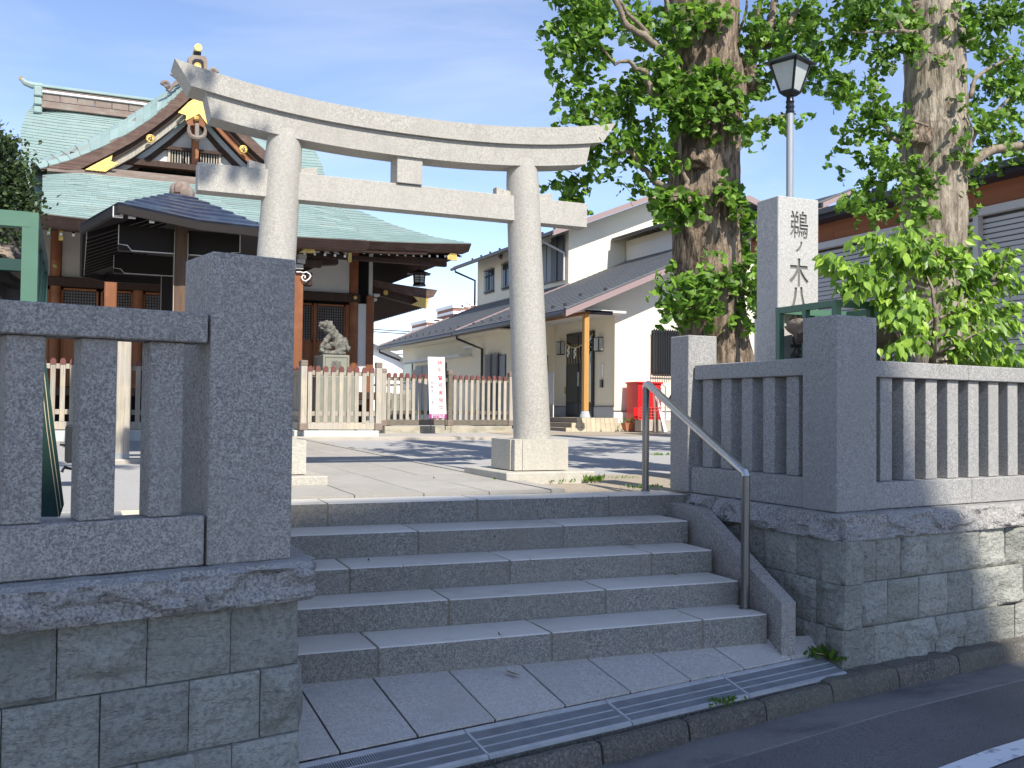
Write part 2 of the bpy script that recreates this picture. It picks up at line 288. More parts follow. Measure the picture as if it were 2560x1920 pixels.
def rock_face(mb, W, H, D, nx, ny, amp, seed, T=None, sides=True, bevel=.012):
    """split-face stone: x 0..W, z 0..H, front at y=0 bulging to -y, body back to y=D"""
    old = mb.T; mb.T = T; S = Vector((seed*7.3, seed*3.1, seed*1.7)); rows = []
    for j in range(ny+1):
        row = []
        for i in range(nx+1):
            x = W*i/nx; z = H*j/ny
            e = min(x, W-x, z, H-z); k = min(1, e/.035)
            p = Vector((x*5, 0, z*6))+S
            h = noise.fractal(p, .9, 2.1, 5)*1.0 + abs(noise.noise(p*.8+Vector((5, 2, 1))))*1.3 + .2
            q = noise.noise(p*.55+Vector((9, 9, 9)))
            if q > .10: h -= min(1.1, (q-.10)*9)
            h = max(-.45, h)
            y = -amp*h*(.12+.88*k)+bevel*(1-k)
            row.append((x+noise.noise(p*1.3)*.006*(1 if 0 < i < nx else 0), y, z))
        rows.append(row)
    mb.grid(rows)
    if sides:
        def strip(a): mb.grid([a, [(p[0], D, p[2]) for p in a]])
        strip(rows[0]); strip(rows[-1]); strip([r[0] for r in rows]); strip([r[-1] for r in rows])
    mb.T = old
# ================================================================= GROUND AND ROAD
def lerp(a, b, t): return a+(b-a)*t
def V(*a): return Vector(a)
g = MB(); g.grid([[V(-900, y, z), V(900, y, z)] for y, z in ((-900, -.42), (-3, -.42), (3.4, -.42))]); struct('ground', g, M['earth'])
aR, aL = .1264, .218
# the road surface, its concrete gutter and the painted line
def kerb_front(x): return 4.09+(x-1)*.2115 if x < 4.6 else 4.851+(x-4.6)*.150
road = MB(); xs = [-40, -10, -3, 0, 1, 2, 3, 4, 4.6, 6, 8, 12, 30, 60]
road.grid([[V(x, -1.6, -.40) for x in xs], [V(x, kerb_front(x)-.9, -.330) for x in xs], [V(x, kerb_front(x)-.30, -.312) for x in xs]])
struct('road', road, M['asphalt'])
fp = MB(); fp.box(-60, 60, -9, -1.62, -.6, -.30, .02); struct('bounce_pavement', fp, M['concrete'])  # unseen pale strip across the street, added to bounce sunlight onto shaded faces
gu = MB(); gx = [-6+.5*i for i in range(40)]
gu.grid([[V(x, kerb_front(x)-.30+.02*noise.noise(V(x*2, 0, 0)), -.318) for x in gx], [V(x, kerb_front(x)-.285, -.308) for x in gx], [V(x, kerb_front(x)-.1, -.302) for x in gx], [V(x, kerb_front(x)+.06, -.300) for x in gx]])
struct('gutter', gu, M['gutter'])
wl = MB(); wl.grid([[V(x, kerb_front(x)-1.12, -.326) for x in (-8, 0, 3, 4.6, 6, 12)], [V(x, kerb_front(x)-.97, -.322) for x in (-8, 0, 3, 4.6, 6, 12)]])
struct('road_line', wl, M['white_paint'])
# kerb stones
kb = root('kerb', 'worn concrete kerb of rounded stones along the street below the wall', 'kerb', (3, 4.5, -.3))
x = -.6
while x < 9:
    w_ = .62 if x < 4.3 else .66
    m = MB(); x1 = x+w_-.012; p0 = V(x, kerb_front(x), 0); p1 = V(x1, kerb_front(x1), 0); n = 12
    rows = []; H = .115 if x < 4.2 else .125; tz = -.192 if x < 4.2 else -.178
    dep = .085 if x < 4.2 else .19
    for i in range(n+1):
        p = p0.lerp(p1, i/n); e = min(i, n-i); q = 0 if e > 0 else .012
        j = V(noise.noise(V(p.x*9, 1, x)), noise.noise(V(p.x*9, 2, x)), noise.noise(V(p.x*9, 3, x)))*.008
        dx, dy = -.2, .98
        rows.append([p+V(dx*a, dy*a, z)+j for a, z in ((q, -.34), (q, tz-.07), (.012+q, tz-.025), (.035, tz-q*.6), (.06, tz+.004-q*.6), (dep, tz-q*.5), (dep, -.34))])
    m.grid(rows); m.add(rows[0], [tuple(range(7))]); m.add(rows[-1], [tuple(range(7))])
    build('kerb_stone', m, M['kerb'], kb, smooth='auto'); x += w_
# sloping apron paving between steps and grating
ap = root('sloped_paving', 'sloping strip of rough granite slabs between the lowest step and the drain grating', 'paving', (2.8, 5, -.1))
jt = [(.90, .97), (1.14, 1.19), (1.555, 1.602), (2.004, 2.055), (2.46, 2.508), (2.9, 2.971), (3.36, 3.437), (3.817, 3.894), (4.24, 4.33), (4.66, 4.64)]
def ap_top(x): t = (x-.93)/3.73; return V(x, lerp(5.45, 5.36, t), lerp(.004, -.02, t))
def ap_bot(x): t = (x-.93)/3.73; return V(x, lerp(4.605, 5.235, t), lerp(-.135, -.105, t))
def apq(xa, xb, dz, th):
    m = MB(); a, b, c, d = ap_top(xa[0]), ap_top(xb[0]), ap_bot(xb[1]), ap_bot(xa[1])
    n = 6; rows = [[(a.lerp(b, i/n)).lerp(d.lerp(c, i/n), j/n)+V(0, 0, dz+.0022*noise.noise(V(i*2.1+xa[0]*9, j*2.3, 1))) for i in range(n+1)] for j in range(n+1)]
    m.grid(rows)
    for e in (rows[0], rows[-1], [r[0] for r in rows], [r[-1] for r in rows]): m.grid([e, [p-V(0, 0, th) for p in e]])
    return m
for i in range(len(jt)-1):
    g_ = .006
    build('paving_slab', apq((jt[i][0]+g_, jt[i][1]+g_), (jt[i+1][0]-g_, jt[i+1][1]-g_), rnd.uniform(-.001, .002), .06), M['paver'], ap)
build('joint_bed', apq((.9, .93), (4.7, 4.68), -.010, .06), M['mortar'], ap)
# drain grating: frame, bearing bars and the many cross bars
gr = root('drain_grating', 'long galvanised steel drain grating laid across the foot of the slabs', 'grating', (2.8, 4.8, -.17))
FL, FR, NL, NR = V(.94, 4.575, -.150), V(4.605, 5.215, -.122), V(.96, 4.262, -.182), V(4.60, 4.965, -.176)
def gp(u, v, z=0): return NL.lerp(NR, u).lerp(FL.lerp(FR, u), v)+V(0, 0, z)
def gbar(m, u0, u1, v0, v1, t, z):
    a = [gp(u0, v0, z), gp(u1, v0, z), gp(u1, v1, z), gp(u0, v1, z)]; m.prism(a, (0, 0, -t))
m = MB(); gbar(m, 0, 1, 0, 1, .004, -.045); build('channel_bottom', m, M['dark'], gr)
for k, (v0, v1) in enumerate(((-.02, .075), (.90, 1.02))):
    for s_ in range(4):
        m = MB(); gbar(m, s_*.25+.001, s_*.25+.249, v0, v1, .03, .004); build('frame_rail', m, M['galv'], gr)
for s_ in range(4):
    for v0 in (.335, .60):
        m = MB(); gbar(m, s_*.25+.004, s_*.25+.246, v0, v0+.022, .03, .001); build('bearing_bar', m, M['galv'], gr)
    m = MB(); gbar(m, s_*.25, s_*.25+.004, .07, .9, .03, .002); build('end_bar', m, M['galv'], gr)
m = MB(); NB = 290
for i in range(NB):
    u = (i+.5)/NB; gbar(m, u-.0008, u+.0008, .075, .90, .022, -.001)
build('cross_bars', m, M['galv_dark'], gr, kind='stuff')
ed = MB(); gbar(ed, -.01, 1.02, -.055, -.02, .2, -.012); build('channel_edge', ed, M['kerb'], gr)
# ================================================================= STAIRS
st = root('stone_stairs', 'five wide grey granite steps rising from the street paving', 'stairs', (2.8, 5.3, 0))
YLR = [(5.396, 5.326), (5.804, 5.676), (6.177, 6.063), (6.602, 6.484), (7.032, 6.921)]
ZT = [.160, .322, .484, .651, .820]
def sy(k, x): a, b = YLR[k]; return a+(b-a)*(x-1.2)/3.1
RX = [4.255, 4.285, 4.335, 4.405, 4.665]
JX = [[(947, 1670), (1378.7, 1600), (1751.6, 1560)], [(1124, 1550), (1509, 1520)], [(877, 1460), (1273.8, 1430), (1621, 1400)], [(1046.3, 1370), (1404, 1340)], [(820.8, 1290), (1192, 1280), (1515, 1260)]]
def paint_lit_top(o, top):
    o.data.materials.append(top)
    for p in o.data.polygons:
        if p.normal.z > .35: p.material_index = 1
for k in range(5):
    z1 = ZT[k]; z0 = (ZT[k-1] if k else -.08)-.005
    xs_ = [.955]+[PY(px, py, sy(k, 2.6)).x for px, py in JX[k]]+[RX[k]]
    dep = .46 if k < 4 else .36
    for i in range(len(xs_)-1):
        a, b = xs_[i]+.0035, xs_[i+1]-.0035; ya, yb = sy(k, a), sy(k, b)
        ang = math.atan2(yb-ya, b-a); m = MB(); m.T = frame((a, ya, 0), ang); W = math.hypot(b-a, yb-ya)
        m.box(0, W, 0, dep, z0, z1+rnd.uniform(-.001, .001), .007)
        paint_lit_top(build('step_stone', m, M['step_riser'], st), M['step_top_lit'])
for k in range(5):
    m = MB(); a_, b_ = V(.96, sy(k, .96)+.005, 0), V(RX[k]-.004, sy(k, RX[k])+.005, 0); m.prism([a_, b_, b_+V(0, .3, 0), a_+V(0, .3, 0)], (0, 0, ZT[k]-.003)); m.v = [v if v.z > .01 else V(v.x, v.y, (ZT[k-1]-.1) if k else -.05) for v in m.v]; build('joint_mortar', m, M['joint_tan'], st)
ck = root('stair_cheek', 'sloping grey granite cheek slab closing the right side of the steps', 'cheek slab', (4.4, 5.2, 0))
m = MB(); pf = [(5.205, -.12), (5.205, .252), (6.40, .748), (6.97, .752), (6.97, -.12)]
xl = lambda y: 4.27+.135*(y-5.2)
a = [V(xl(y), y, z) for y, z in pf]; b = [V(xl(y)+.118, y, z) for y, z in pf]; n = 5
m.add(a+b, [tuple(range(n)), tuple(range(n, 2*n))[::-1]]+[(i, n+i, n+(i+1) % n, (i+1) % n) for i in range(n)])
o = build('cheek_slab', m, M['granite'], ck)
bv = o.modifiers.new('b', 'BEVEL'); bv.width = .005; bv.segments = 1
# ================================================================= RETAINING WALLS
def wall_run(parent, O, ang, courses, joints, length, flipx=False, depth=.16, batter=.05, ztop=.655, amp=.022, skip=None):
    for ci, (z0, z1) in enumerate(courses):
        js = joints[ci]
        for i in range(len(js)-1):
            a, b = js[i], js[i+1]
            if b-a < .03: continue
            off = batter*(ztop-z1)/.8
            T = frame(O, ang) @ Matrix.Translation((a+.0025, -off+rnd.uniform(-.004, .004), z0+.003))
            m = MB(); rough = amp*rnd.choice([.55, .8, 1.0, 1.5]); W = b-a-.005; H = z1-z0-.004
            rock_face(m, W, H, depth, max(5, int(W/.028)), max(5, int(H/.028)), rough, rnd.random()*40, T)
            build('wall_stone', m, M['greenstone'], parent, smooth='auto')
CZ = [(.362, .652), (.068, .362), (-.225, .068), (-.50, -.225)]
rw = root('retaining_wall', 'green-grey split stone retaining wall under the fence right of the steps', 'wall', (4.66, 5.05, -.2))
jr = [[0, .13, .36, .62, .90, 1.22, 1.52, 1.84, 2.15, 2.5, 2.85, 3.2, 3.6, 4.0, 4.4, 4.8], [0, .16, .46, .79, 1.11, 1.40, 1.71, 2.05, 2.4, 2.8, 3.1, 3.5, 3.9, 4.3, 4.8], [0, .30, .64, .95, 1.28, 1.58, 1.90, 2.2, 2.5, 2.9, 3.3, 3.7, 4.1, 4.5, 4.8]]
wall_run(rw, (4.665, 5.085, 0), aR, CZ[:3], jr, 4.8)
LB = 7.25-5.06     # return beside the steps, faces the steps
def ryj(ys): return sorted([7.25-y for y in ys]+[0, LB])
wall_run(rw, (4.675, 7.25, 0), -math.pi/2, CZ[:3], [ryj([6.5, 6.2, 5.91, 5.55, 5.23]), ryj([6.4, 6.0, 5.66, 5.33]), ryj([6.3, 5.9, 5.55, 5.21])], LB)
core = MB(); core.T = frame((4.665, 5.085, 0), aR); core.box(.35, 4.8, .075, 1.2, -.3, .645); core.T = None; core.box(4.76, 6.2, 5.5, 7.22, -.3, .65); build('wall_core', core, M['mortar'], rw)
lw = root('retaining_wall', 'green-grey split stone retaining wall under the fence left of the steps', 'wall', (.95, 4.39, -.2))
LL = 4.0; OLW = (.935-LL*math.cos(aL), 4.41-LL*math.sin(aL), 0)
jl = [[-1.0, -.66, -.31, 0], [-1.19, -.84, -.49, -.18, 0], [-1.05, -.7, -.31, 0], [-1.2, -.8, -.4, 0]]
jl = [sorted([LL+v for v in a]+[LL-1.4-.36*k for k in range(8) if LL-1.4-.36*k > .1]+[0]) for a in jl]
wall_run(lw, OLW, aL, CZ, jl, LL, amp=.026, depth=.2)
wall_run(lw, (.945, 4.44, 0), math.pi/2, CZ, [[0, .3, .7, 1.05, 1.45, 1.8, 2.2, 2.6], [0, .45, .8, 1.2, 1.6, 2.0, 2.6], [0, .3, .7, 1.1, 1.5, 1.9, 2.6], [0, .4, .8, 1.2, 1.7, 2.1, 2.6]], 2.6, batter=.02)
core = MB(); core.T = frame(OLW, aL); core.box(0, LL-.1, .075, 1.2, -.5, .645); core.T = None; core.box(-.2, .86, 4.5, 7.1, -.5, .64); build('wall_core', core, M['mortar'], lw)
# split-face coping stones on top of the walls
def coping(parent, T, a, b, z0, z1, lean=.06, depth=.55, seed=1, mat='granite_rough'):
    m = MB(); W = b-a; nx = max(6, int(W/.022)); ny = 9; rows = []
    for j in range(ny+1):
        r = []
        for i in range(nx+1):
            x = a+W*i/nx; z = lerp(z0, z1, j/ny); s = 0 if j in (0,) else 1
            p = V(x*7+seed*5, z*10, seed*3.3); h = noise.fractal(p, .9, 2, 5)*.040+abs(noise.noise(p*1.1))*.05+(.022 if noise.noise(p*.6+V(1, 7, 2))+.6*(j/ny-.45) > .05 else 0)
            q = noise.noise(p*.5+V(3, 3, 3));  h -= max(0, q-.05)*.07*s
            y = -(lean*(1-j/ny))-(h if 0 < j < ny else 0)
            if i in (0, nx): y += .006
            r.append(T @ V(x+noise.noise(p*2)*.004*(0 < i < nx), y, z+(noise.noise(p*1.7)*.006 if j == ny else 0)))
        rows.append(r)
    m.grid(rows)
    top = rows[-1]; bk = [T @ V(a+W*i/nx, depth, z1) for i in range(nx+1)]; m.grid([top, bk])
    bot = rows[0]; bb = [T @ V(a+W*i/nx, depth, z0) for i in range(nx+1)]; m.grid([bot, bb])
    for e in (0, -1): m.add([r[e] for r in rows]+[bk[e], bb[e]], [tuple(range(ny+3))])
    o = build('coping_stone', m, M[mat], parent, smooth='auto'); o.data.materials.append(M['granite_mid'])
    for p in o.data.polygons:
        if p.normal.z > .8: p.material_index = 1
    return o
TR = frame((4.715, 5.16, 0), aR)
for i, (a, b) in enumerate(((-.012, 1.27), (1.276, 2.4), (2.406, 3.6), (3.606, 4.8))): coping(rw, TR, a, b, .652, .820, seed=i+1, lean=.085)
TC = frame((4.715, 7.0, 0), -math.pi/2)
for i, (a, b) in enumerate(((0, .97), (.976, 1.86))): coping(rw, TC, a, b, .652, .820, seed=i+11, lean=.075, depth=.4)
TLc = frame((.945, 4.375, 0), aL)
for i, (a, b) in enumerate(((-1.9, .03), (-3.9, -1.906))): coping(lw, TLc, a, b, .655, .822, lean=.03, seed=i+21)
TLs = frame((.985, 4.40, 0), math.pi/2)
coping(lw, TLs, 0, 1.3, .655, .822, lean=.0, seed=31, depth=.35); coping(lw, TLs, 1.306, 2.65, .655, .822, lean=.0, seed=32, depth=.35)
# ================================================================= STONE FENCES
GR = M['granite']; GM = M['granite_mid']
def post(parent, T, x0, x1, y0, y1, z0, z1, mat, name, c=.006):
    m = MB(); m.T = T; m.box(x0, x1, y0, y1, z0, z1, c); return build(name, m, mat, parent)
TF = frame((.53, 4.372, 0), aL)
lf = root('stone_fence', 'dark grey granite fence with square bars left of the steps', 'fence', (.1, 4.4, .82))
gp_ = root('gate_pillar', 'tall broad dark grey granite pillar ending the fence left of the steps', 'pillar', (.72, 4.5, .82)); post(gp_, TF, 0, .381, 0, .36, .823, 2.172, GR, 'pillar_shaft')
post(lf, TF, -2.2, -.012, .005, .185, 1.775, 1.903, GR, 'top_rail'); post(lf, TF, -4.4, -2.206, .005, .185, 1.775, 1.903, GR, 'top_rail')
post(lf, TF, -2.2, -.012, .005, .20, .826, 1.038, GR, 'base_rail'); post(lf, TF, -4.4, -2.206, .005, .20, .826, 1.038, GR, 'base_rail')
for i in range(14):
    xx = -.241-.273*i
    post(lf, TF, xx, xx+.139, .035, .165, 1.04, 1.773, GR, 'fence_bar', .004)
lr = root('stone_fence', 'short sunlit granite fence running back behind the tall pillar at left', 'fence', (.8, 5.9, .82))
T0 = frame((0, 0, 0), 0)
for a in ((.72, .90, 4.75, 6.95, 1.775, 1.903, 'top_rail'), (.71, .91, 4.75, 6.95, .826, 1.038, 'base_rail')): post(lr, T0, *a[:6], GM, a[6])
for i in range(7): post(lr, T0, .745, .875, 4.95+.28*i, 5.09+.28*i, 1.04, 1.773, GM, 'fence_bar', .004)
post(lr, T0, .68, .94, 6.96, 7.22, .823, 2.15, GM, 'end_post')
TRF = frame((4.76, 5.235, 0), aR)
cp = root('gate_pillar', 'broad granite corner pillar where the two fence runs meet right of the steps', 'pillar', (4.9, 5.4, .82)); 
m = MB(); pl = [(4.76, 5.235), (4.76+.414*math.cos(aR), 5.235+.414*math.sin(aR)), (4.76+.414*math.cos(aR)-.35*math.sin(aR)*.5, 5.235+.414*math.sin(aR)+.345), (4.757, 5.58)]
m.prism([V(x, y, .823) for x, y in pl], (0, 0, 1.357)); o = build('pillar_shaft', m, GM, cp); bv = o.modifiers.new('b', 'BEVEL'); bv.width = .006; bv.segments = 1
rf = root('stone_fence', 'granite fence with square bars running right from the corner pillar along the street', 'fence', (6, 5.5, .82))
for x0, x1 in ((.418, 1.55), (1.554, 2.9), (2.904, 4.6)):
    post(rf, TRF, x0, x1, .055, .24, 1.765, 1.882, GM, 'top_rail'); post(rf, TRF, x0, x1, .03, .26, .824, 1.015, GM, 'base_rail')
for i in range(16): post(rf, TRF, .558+.2585*i, .690+.2585*i, .085, .215, 1.017, 1.763, GM, 'fence_bar', .004)
rr = root('stone_fence', 'short granite fence between the corner pillar and the small post beside the steps', 'fence', (4.9, 6.2, .82))
post(rr, T0, 4.80, 4.98, 5.585, 6.985, 1.775, 1.900, GM, 'top_rail'); post(rr, T0, 4.77, 4.99, 5.585, 6.985, .824, 1.040, GM, 'base_rail')
for y0, y1 in ((6.911, 6.774), (6.654, 6.519), (6.384, 6.251), (6.119, 5.981), (5.848, 5.711)): post(rr, T0, 4.835, 4.965, y1, y0, 1.042, 1.773, GM, 'fence_bar', .004)
sp_ = root('gate_pillar', 'small square granite post at the top right of the steps', 'pillar', (4.9, 7.15, .82)); post(sp_, T0, 4.75, 5.04, 7.0, 7.275, .823, 2.155, GM, 'pillar_shaft')
# handrails
def handrail(lab, x0, y0, x1, y1, zf, zt):
    h = root('handrail', lab, 'handrail', (x0, y0, zf)); r_ = .0305
    A, B = V(x0, y0, 1.075), V(x1, y1, 1.725)
    m = MB(); pts = [A+V(0, 0, -.03), A+V(0, .005, .012), A+(B-A)*.02+V(0, 0, .012)]
    n = 6; core_ = [A.lerp(B, i/n)+V(0, 0, .012) for i in range(n+1)]
    m.tube([A+V(0, -.004, -.01)]+core_+[B+V(0, .03, .006), B+V(0, .035, -.03)], r_, 16); build('rail', m, M['steel'], h, smooth='auto')
    m = MB(); m.tube([V(x0, y0, zf-.03), V(x0, y0, 1.07)], r_, 16); build('rail_post', m, M['steel_post'], h, smooth='auto')
    m = MB(); m.tube([V(x1, y1+.03, zt-.03), V(x1, y1+.03, 1.71)], r_, 16); build('rail_post', m, M['steel_post'], h, smooth='auto')
    for x_, y_, z_ in ((x0, y0, zf), (x1, y1+.03, zt)):
        m = MB(); m.lathe((x_, y_, z_), [(.044, 0), (.044, .006), (.032, .008)], 16); build('base_ring', m, M['steel_post'], h)
handrail('stainless steel handrail with two posts at the right end of the steps', 4.225, 5.53, 4.505, 7.25, .16, .82)
handrail('stainless steel handrail beside the tall pillar left of the steps', 1.03, 5.72, 1.06, 7.3, .16, .82)
# ================================================================= FORECOURT
pr = MB(); pr.grid([[V(x, 7.2, gz(7.2)-.03), V(x, 60, gz(60)-.03)] for x in (-60, 1.0, 4.6, 80)]); pr.grid([[V(-60, y, .79), V(.3, y, .79)] for y in (5.4, 7.2)]); pr.grid([[V(5.6, y, .79), V(80, y, .79)] for y in (5.9, 7.2)])
struct('forecourt', pr, M['gravel'])
eb = MB(); eb.grid([[V(x, 7.2, .80), V(x, 8.6, .812)] for x in (2.9, 3.6, 5.2)]); eb.grid([[V(5.6, 5.9, .80), V(5.6, 7.21, .80)], [V(9, 6.5, .80), V(9, 7.21, .80)]]); 
eb = MB(); eb.grid([[V(x, y, gz(y)-.024+.004*noise.noise(V(x*2, y*2, 0))) for y in (7.19, 7.6, 8.0, 8.4, 9.2)] for x in (3.3, 3.8, 4.4, 5.2, 6.2)])
struct('earth_patch', eb, M['earth'])
sand = MB(); sand.grid([[V(x, y, gz(y)-.024) for y in (19.6, 22.3)] for x in (9.0, 11.0, 13.6)]); struct('sand_strip', sand, M['earth'])
# approach path of granite slabs running to the hall
pt = root('stone_path', 'pale granite slab path leading from the steps through the stone gate to the hall', 'path', (2.6, 10, .82))
px0, px1 = 1.42, 3.66
cols_ = [1.42, 1.98, 2.54, 3.10, 3.66]; y = 7.40
while y < 18.4:
    ln = .92
    for i in range(4):
        y0 = y+(.46 if i % 2 else 0)*0; m = MB(); a, b = cols_[i]+.004, cols_[i+1]-.004
        zt_ = .012+rnd.uniform(-.0012, .0012)
        vs = [V(a, y0+.004, gz(y0)-.1), V(b, y0+.004, gz(y0)-.1), V(b, y0+ln-.004, gz(y0+ln)-.1), V(a, y0+ln-.004, gz(y0+ln)-.1)]
        m.prism(vs, (0, 0, .1+zt_)); build('path_slab', m, M['path_slab'], pt)
    y += ln
m = MB(); m.grid([[V(1.42, 7.4, gz(7.4)-.012), V(3.66, 7.4, gz(7.4)-.012)], [V(1.42, 18.4, gz(18.4)-.012), V(3.66, 18.4, gz(18.4)-.012)]]); build('joint_bed', m, M['mortar'], pt)
for x0 in (1.28, 3.664):
    y = 7.4
    while y < 18.2:
        m = MB(); vs = [V(x0, y+.003, gz(y)-.1), V(x0+.13, y+.003, gz(y)-.1), V(x0+.13, y+1.1, gz(y+1.1)-.1), V(x0, y+1.1, gz(y+1.1)-.1)]; m.prism(vs, (0, 0, .118)); build('edge_stone', m, M['path_slab'], pt); y += 1.106
# ================================================================= TEXT
def text_mesh(s, size, extrude=0, weight=0):
    cu = bpy.data.curves.new('t', 'FONT'); cu.body = s; cu.size = size; cu.extrude = extrude; cu.align_x = 'CENTER'; cu.align_y = 'CENTER'; cu.offset = weight; cu.resolution_u = 3
    ob = bpy.data.objects.new('t', cu); COL.objects.link(ob); dg = bpy.context.evaluated_depsgraph_get(); dg.update()
    me = bpy.data.meshes.new_from_object(ob.evaluated_get(dg)); bpy.data.objects.remove(ob); bpy.data.curves.remove(cu); return me
def centre(me):
    if not me.vertices: return
    xs = [v.co.x for v in me.vertices]; ys = [v.co.y for v in me.vertices]; c = V((min(xs)+max(xs))/2, (min(ys)+max(ys))/2, 0)
    for v in me.vertices: v.co -= c
def glyph(name, s, size, mat, parent, T, weight=0, sx=1, sy=1, extrude=.0006):
    me = text_mesh(s, size, extrude, weight); centre(me); me.materials.clear(); me.materials.append(mat)
    org = ORG.get(parent.name, V(0, 0, 0))
    me.transform(Matrix.Translation(-org) @ T @ Matrix.Rotation(math.pi/2, 4, 'X') @ Matrix.Diagonal((sx, sy, 1, 1)))
    o = bpy.data.objects.new(name, me); put(o, parent); return o
# ================================================================= TORII
YT = 8.80; CXT = 2.832; TG = M['torii']
to = root('torii_gate', 'large pale granite torii gate straddling the path behind the steps', 'torii', (CXT, YT, .82))
def curve_top(dx): return .182*(abs(dx)/2.05)**2.3
def beam(name, half0, half1, zc, h, y0, y1, lean0=0, n=26, thick=0):
    """curved lintel: flares outwards to the top, ends cut on the slant"""
    m = MB(); rows = []
    for j, (hw, zz) in enumerate(((half0, 0), (half1, h))):
        for yy in (y0-thick*j, y1+thick*j):
            rows.append([V(CXT+hw*(2*i/n-1), yy, zc+zz+curve_top(hw*(2*i/n-1))*(1+(.10 if j else 0))) for i in range(n+1)])
    a, b, c, d = rows  # bottom front, bottom back, top front, top back
    m.grid([a, c]); m.grid([c, d]); m.grid([d, b]); m.grid([b, a])
    for k in (0, -1): m.add([a[k], c[k], d[k], b[k]], [(0, 1, 2, 3)])
    return build(name, m, TG, to)
beam('upper_lintel', 1.985, 2.125, 4.045, .160, 8.63, 8.97, thick=.012)
beam('lower_lintel', 1.815, 1.865, 3.842, .200, 8.665, 8.935)
m = MB(); m.box(.921, 4.688, 8.715, 8.885, 3.351, 3.594, .004); build('tie_beam', m, TG, to)
m = MB(); m.box(2.682, 2.928, 8.69, 8.91, 3.597, 3.858, .004); build('centre_block', m, TG, to)
for s in (-1, 1):
    xb, xt = CXT+s*1.305, CXT+s*1.163; m = MB(); n = 28; rows = []
    for j in range(13):
        t = j/12; z = lerp(1.222, 3.965, t); r = lerp(.184, .160, t)-(.012*max(0, (t-.94)/.06))
        rows.append([V(lerp(xb, xt, t)+r*math.cos(2*math.pi*k/n), YT+r*math.sin(2*math.pi*k/n), z) for k in range(n+1)])
    m.grid(rows); build('column', m, TG, to, smooth=True)
    # stepped square base block
    m = MB(); cx = xb-.03*s; yb = YT
    q = .285; e = .012; w_ = .205
    pl = [(-q, -q), (-w_, -q), (-w_, -q-e), (w_, -q-e), (w_, -q), (q, -q), (q, -w_), (q+e, -w_), (q+e, w_), (q, w_), (q, q), (w_, q), (w_, q+e), (-w_, q+e), (-w_, q), (-q, q), (-q, w_), (-q-e, w_), (-q-e, -w_), (-q, -w_)]
    m.prism([V(cx+a, yb+b, .93) for a, b in pl], (0, 0, .292)); build('base_block', m, M['torii_base'], to)
    m = MB(); c0 = CXT+s*1.30; m.box(c0-.47, c0+.465, 8.335, 9.42, .80, .921, .008); build('footing_slab', m, M['torii_base'], to)
    xn = lerp(xb, xt, .87)
    for k in (-1, 1):
        m = MB(); x0 = xn+k*.155; x1 = xn+k*(.305 if k*s < 0 else .30)
        m.prism([V(x0, 8.755, 3.596), V(x1, 8.755, 3.596), V(x1, 8.755, 3.672), V(x0, 8.755, 3.644)], (0, .09, 0)); build('wedge', m, TG, to)
# ================================================================= MONUMENT
mo = root('stone_monument', 'tall square granite name pillar carved with characters beside the big tree', 'monument', (5.9, 7.2, .82))
m = MB(); m.box(5.691, 6.149, 7.0, 7.30, .82, 3.440, .006); slab = build('inscribed_shaft', m, M['monument'], mo)
m = MB(); m.box(5.57, 6.27, 6.88, 7.42, .72, .92, .01); build('monument_foot', m, M['monument'], mo)
zc_ = [PY(1996, py, 7.0).z for py in (562, 617, 681, 750, 816, 884, 950)]
cut = []
for ch, z in zip('鵜ノ木八幡神社', zc_):
    sz = .23 if ch != 'ノ' else .10
    me = text_mesh(ch, sz, .012, .0024 if ch in '鵜幡' else .0056); centre(me)
    me.transform(Matrix.Translation((5.926, 7.0, z)) @ Matrix.Rotation(math.pi/2, 4, 'X') @ Matrix.Diagonal((.94, 1.14, 1, 1))); cut.append(me)
try:
    bm = bmesh.new()
    for me in cut: bm.from_mesh(me)
    cm = bpy.data.meshes.new('cut'); bm.to_mesh(cm); bm.free(); cm.materials.append(M['carve'])
    cm.transform(Matrix.Translation(-Vector(mo.location)))
    co = bpy.data.objects.new('cut', cm); COL.objects.link(co); slab.location = (0, 0, 0)
    slab.data.materials.append(M['carve'])
    bo = slab.modifiers.new('carve', 'BOOLEAN'); bo.operation = 'DIFFERENCE'; bo.solver = 'EXACT'; bo.object = co; bo.use_self = True
    co.location = mo.location; dg = bpy.context.evaluated_depsgraph_get(); dg.update()
    res = bpy.data.meshes.new_from_object(slab.evaluated_get(dg)); nf = len(res.polygons)
    slab.modifiers.clear(); bpy.data.objects.remove(co)
    print('carved faces', nf)
    if nf > 200:
        slab.data = res; res.name = 'inscribed_shaft'
        if len(res.materials) < 2: res.materials.append(M['carve'])
        for p in res.polygons:
            c = p.center+Vector(mo.location)
            if 7.002 < c.y < 7.03 and 5.70 < c.x < 6.14 and c.z < 3.43: p.material_index = 1
            else: p.material_index = 0
    else: raise RuntimeError('few')
except Exception as ex:
    print('carving fallback', ex)
    for ch, z in zip('鵜ノ木八幡神社', zc_):
        glyph('carved_character', ch, .205 if ch != 'ノ' else .11, M['carve'], mo, Matrix.Translation((5.926, 6.9992, z)), .0025, .86, 1.06)
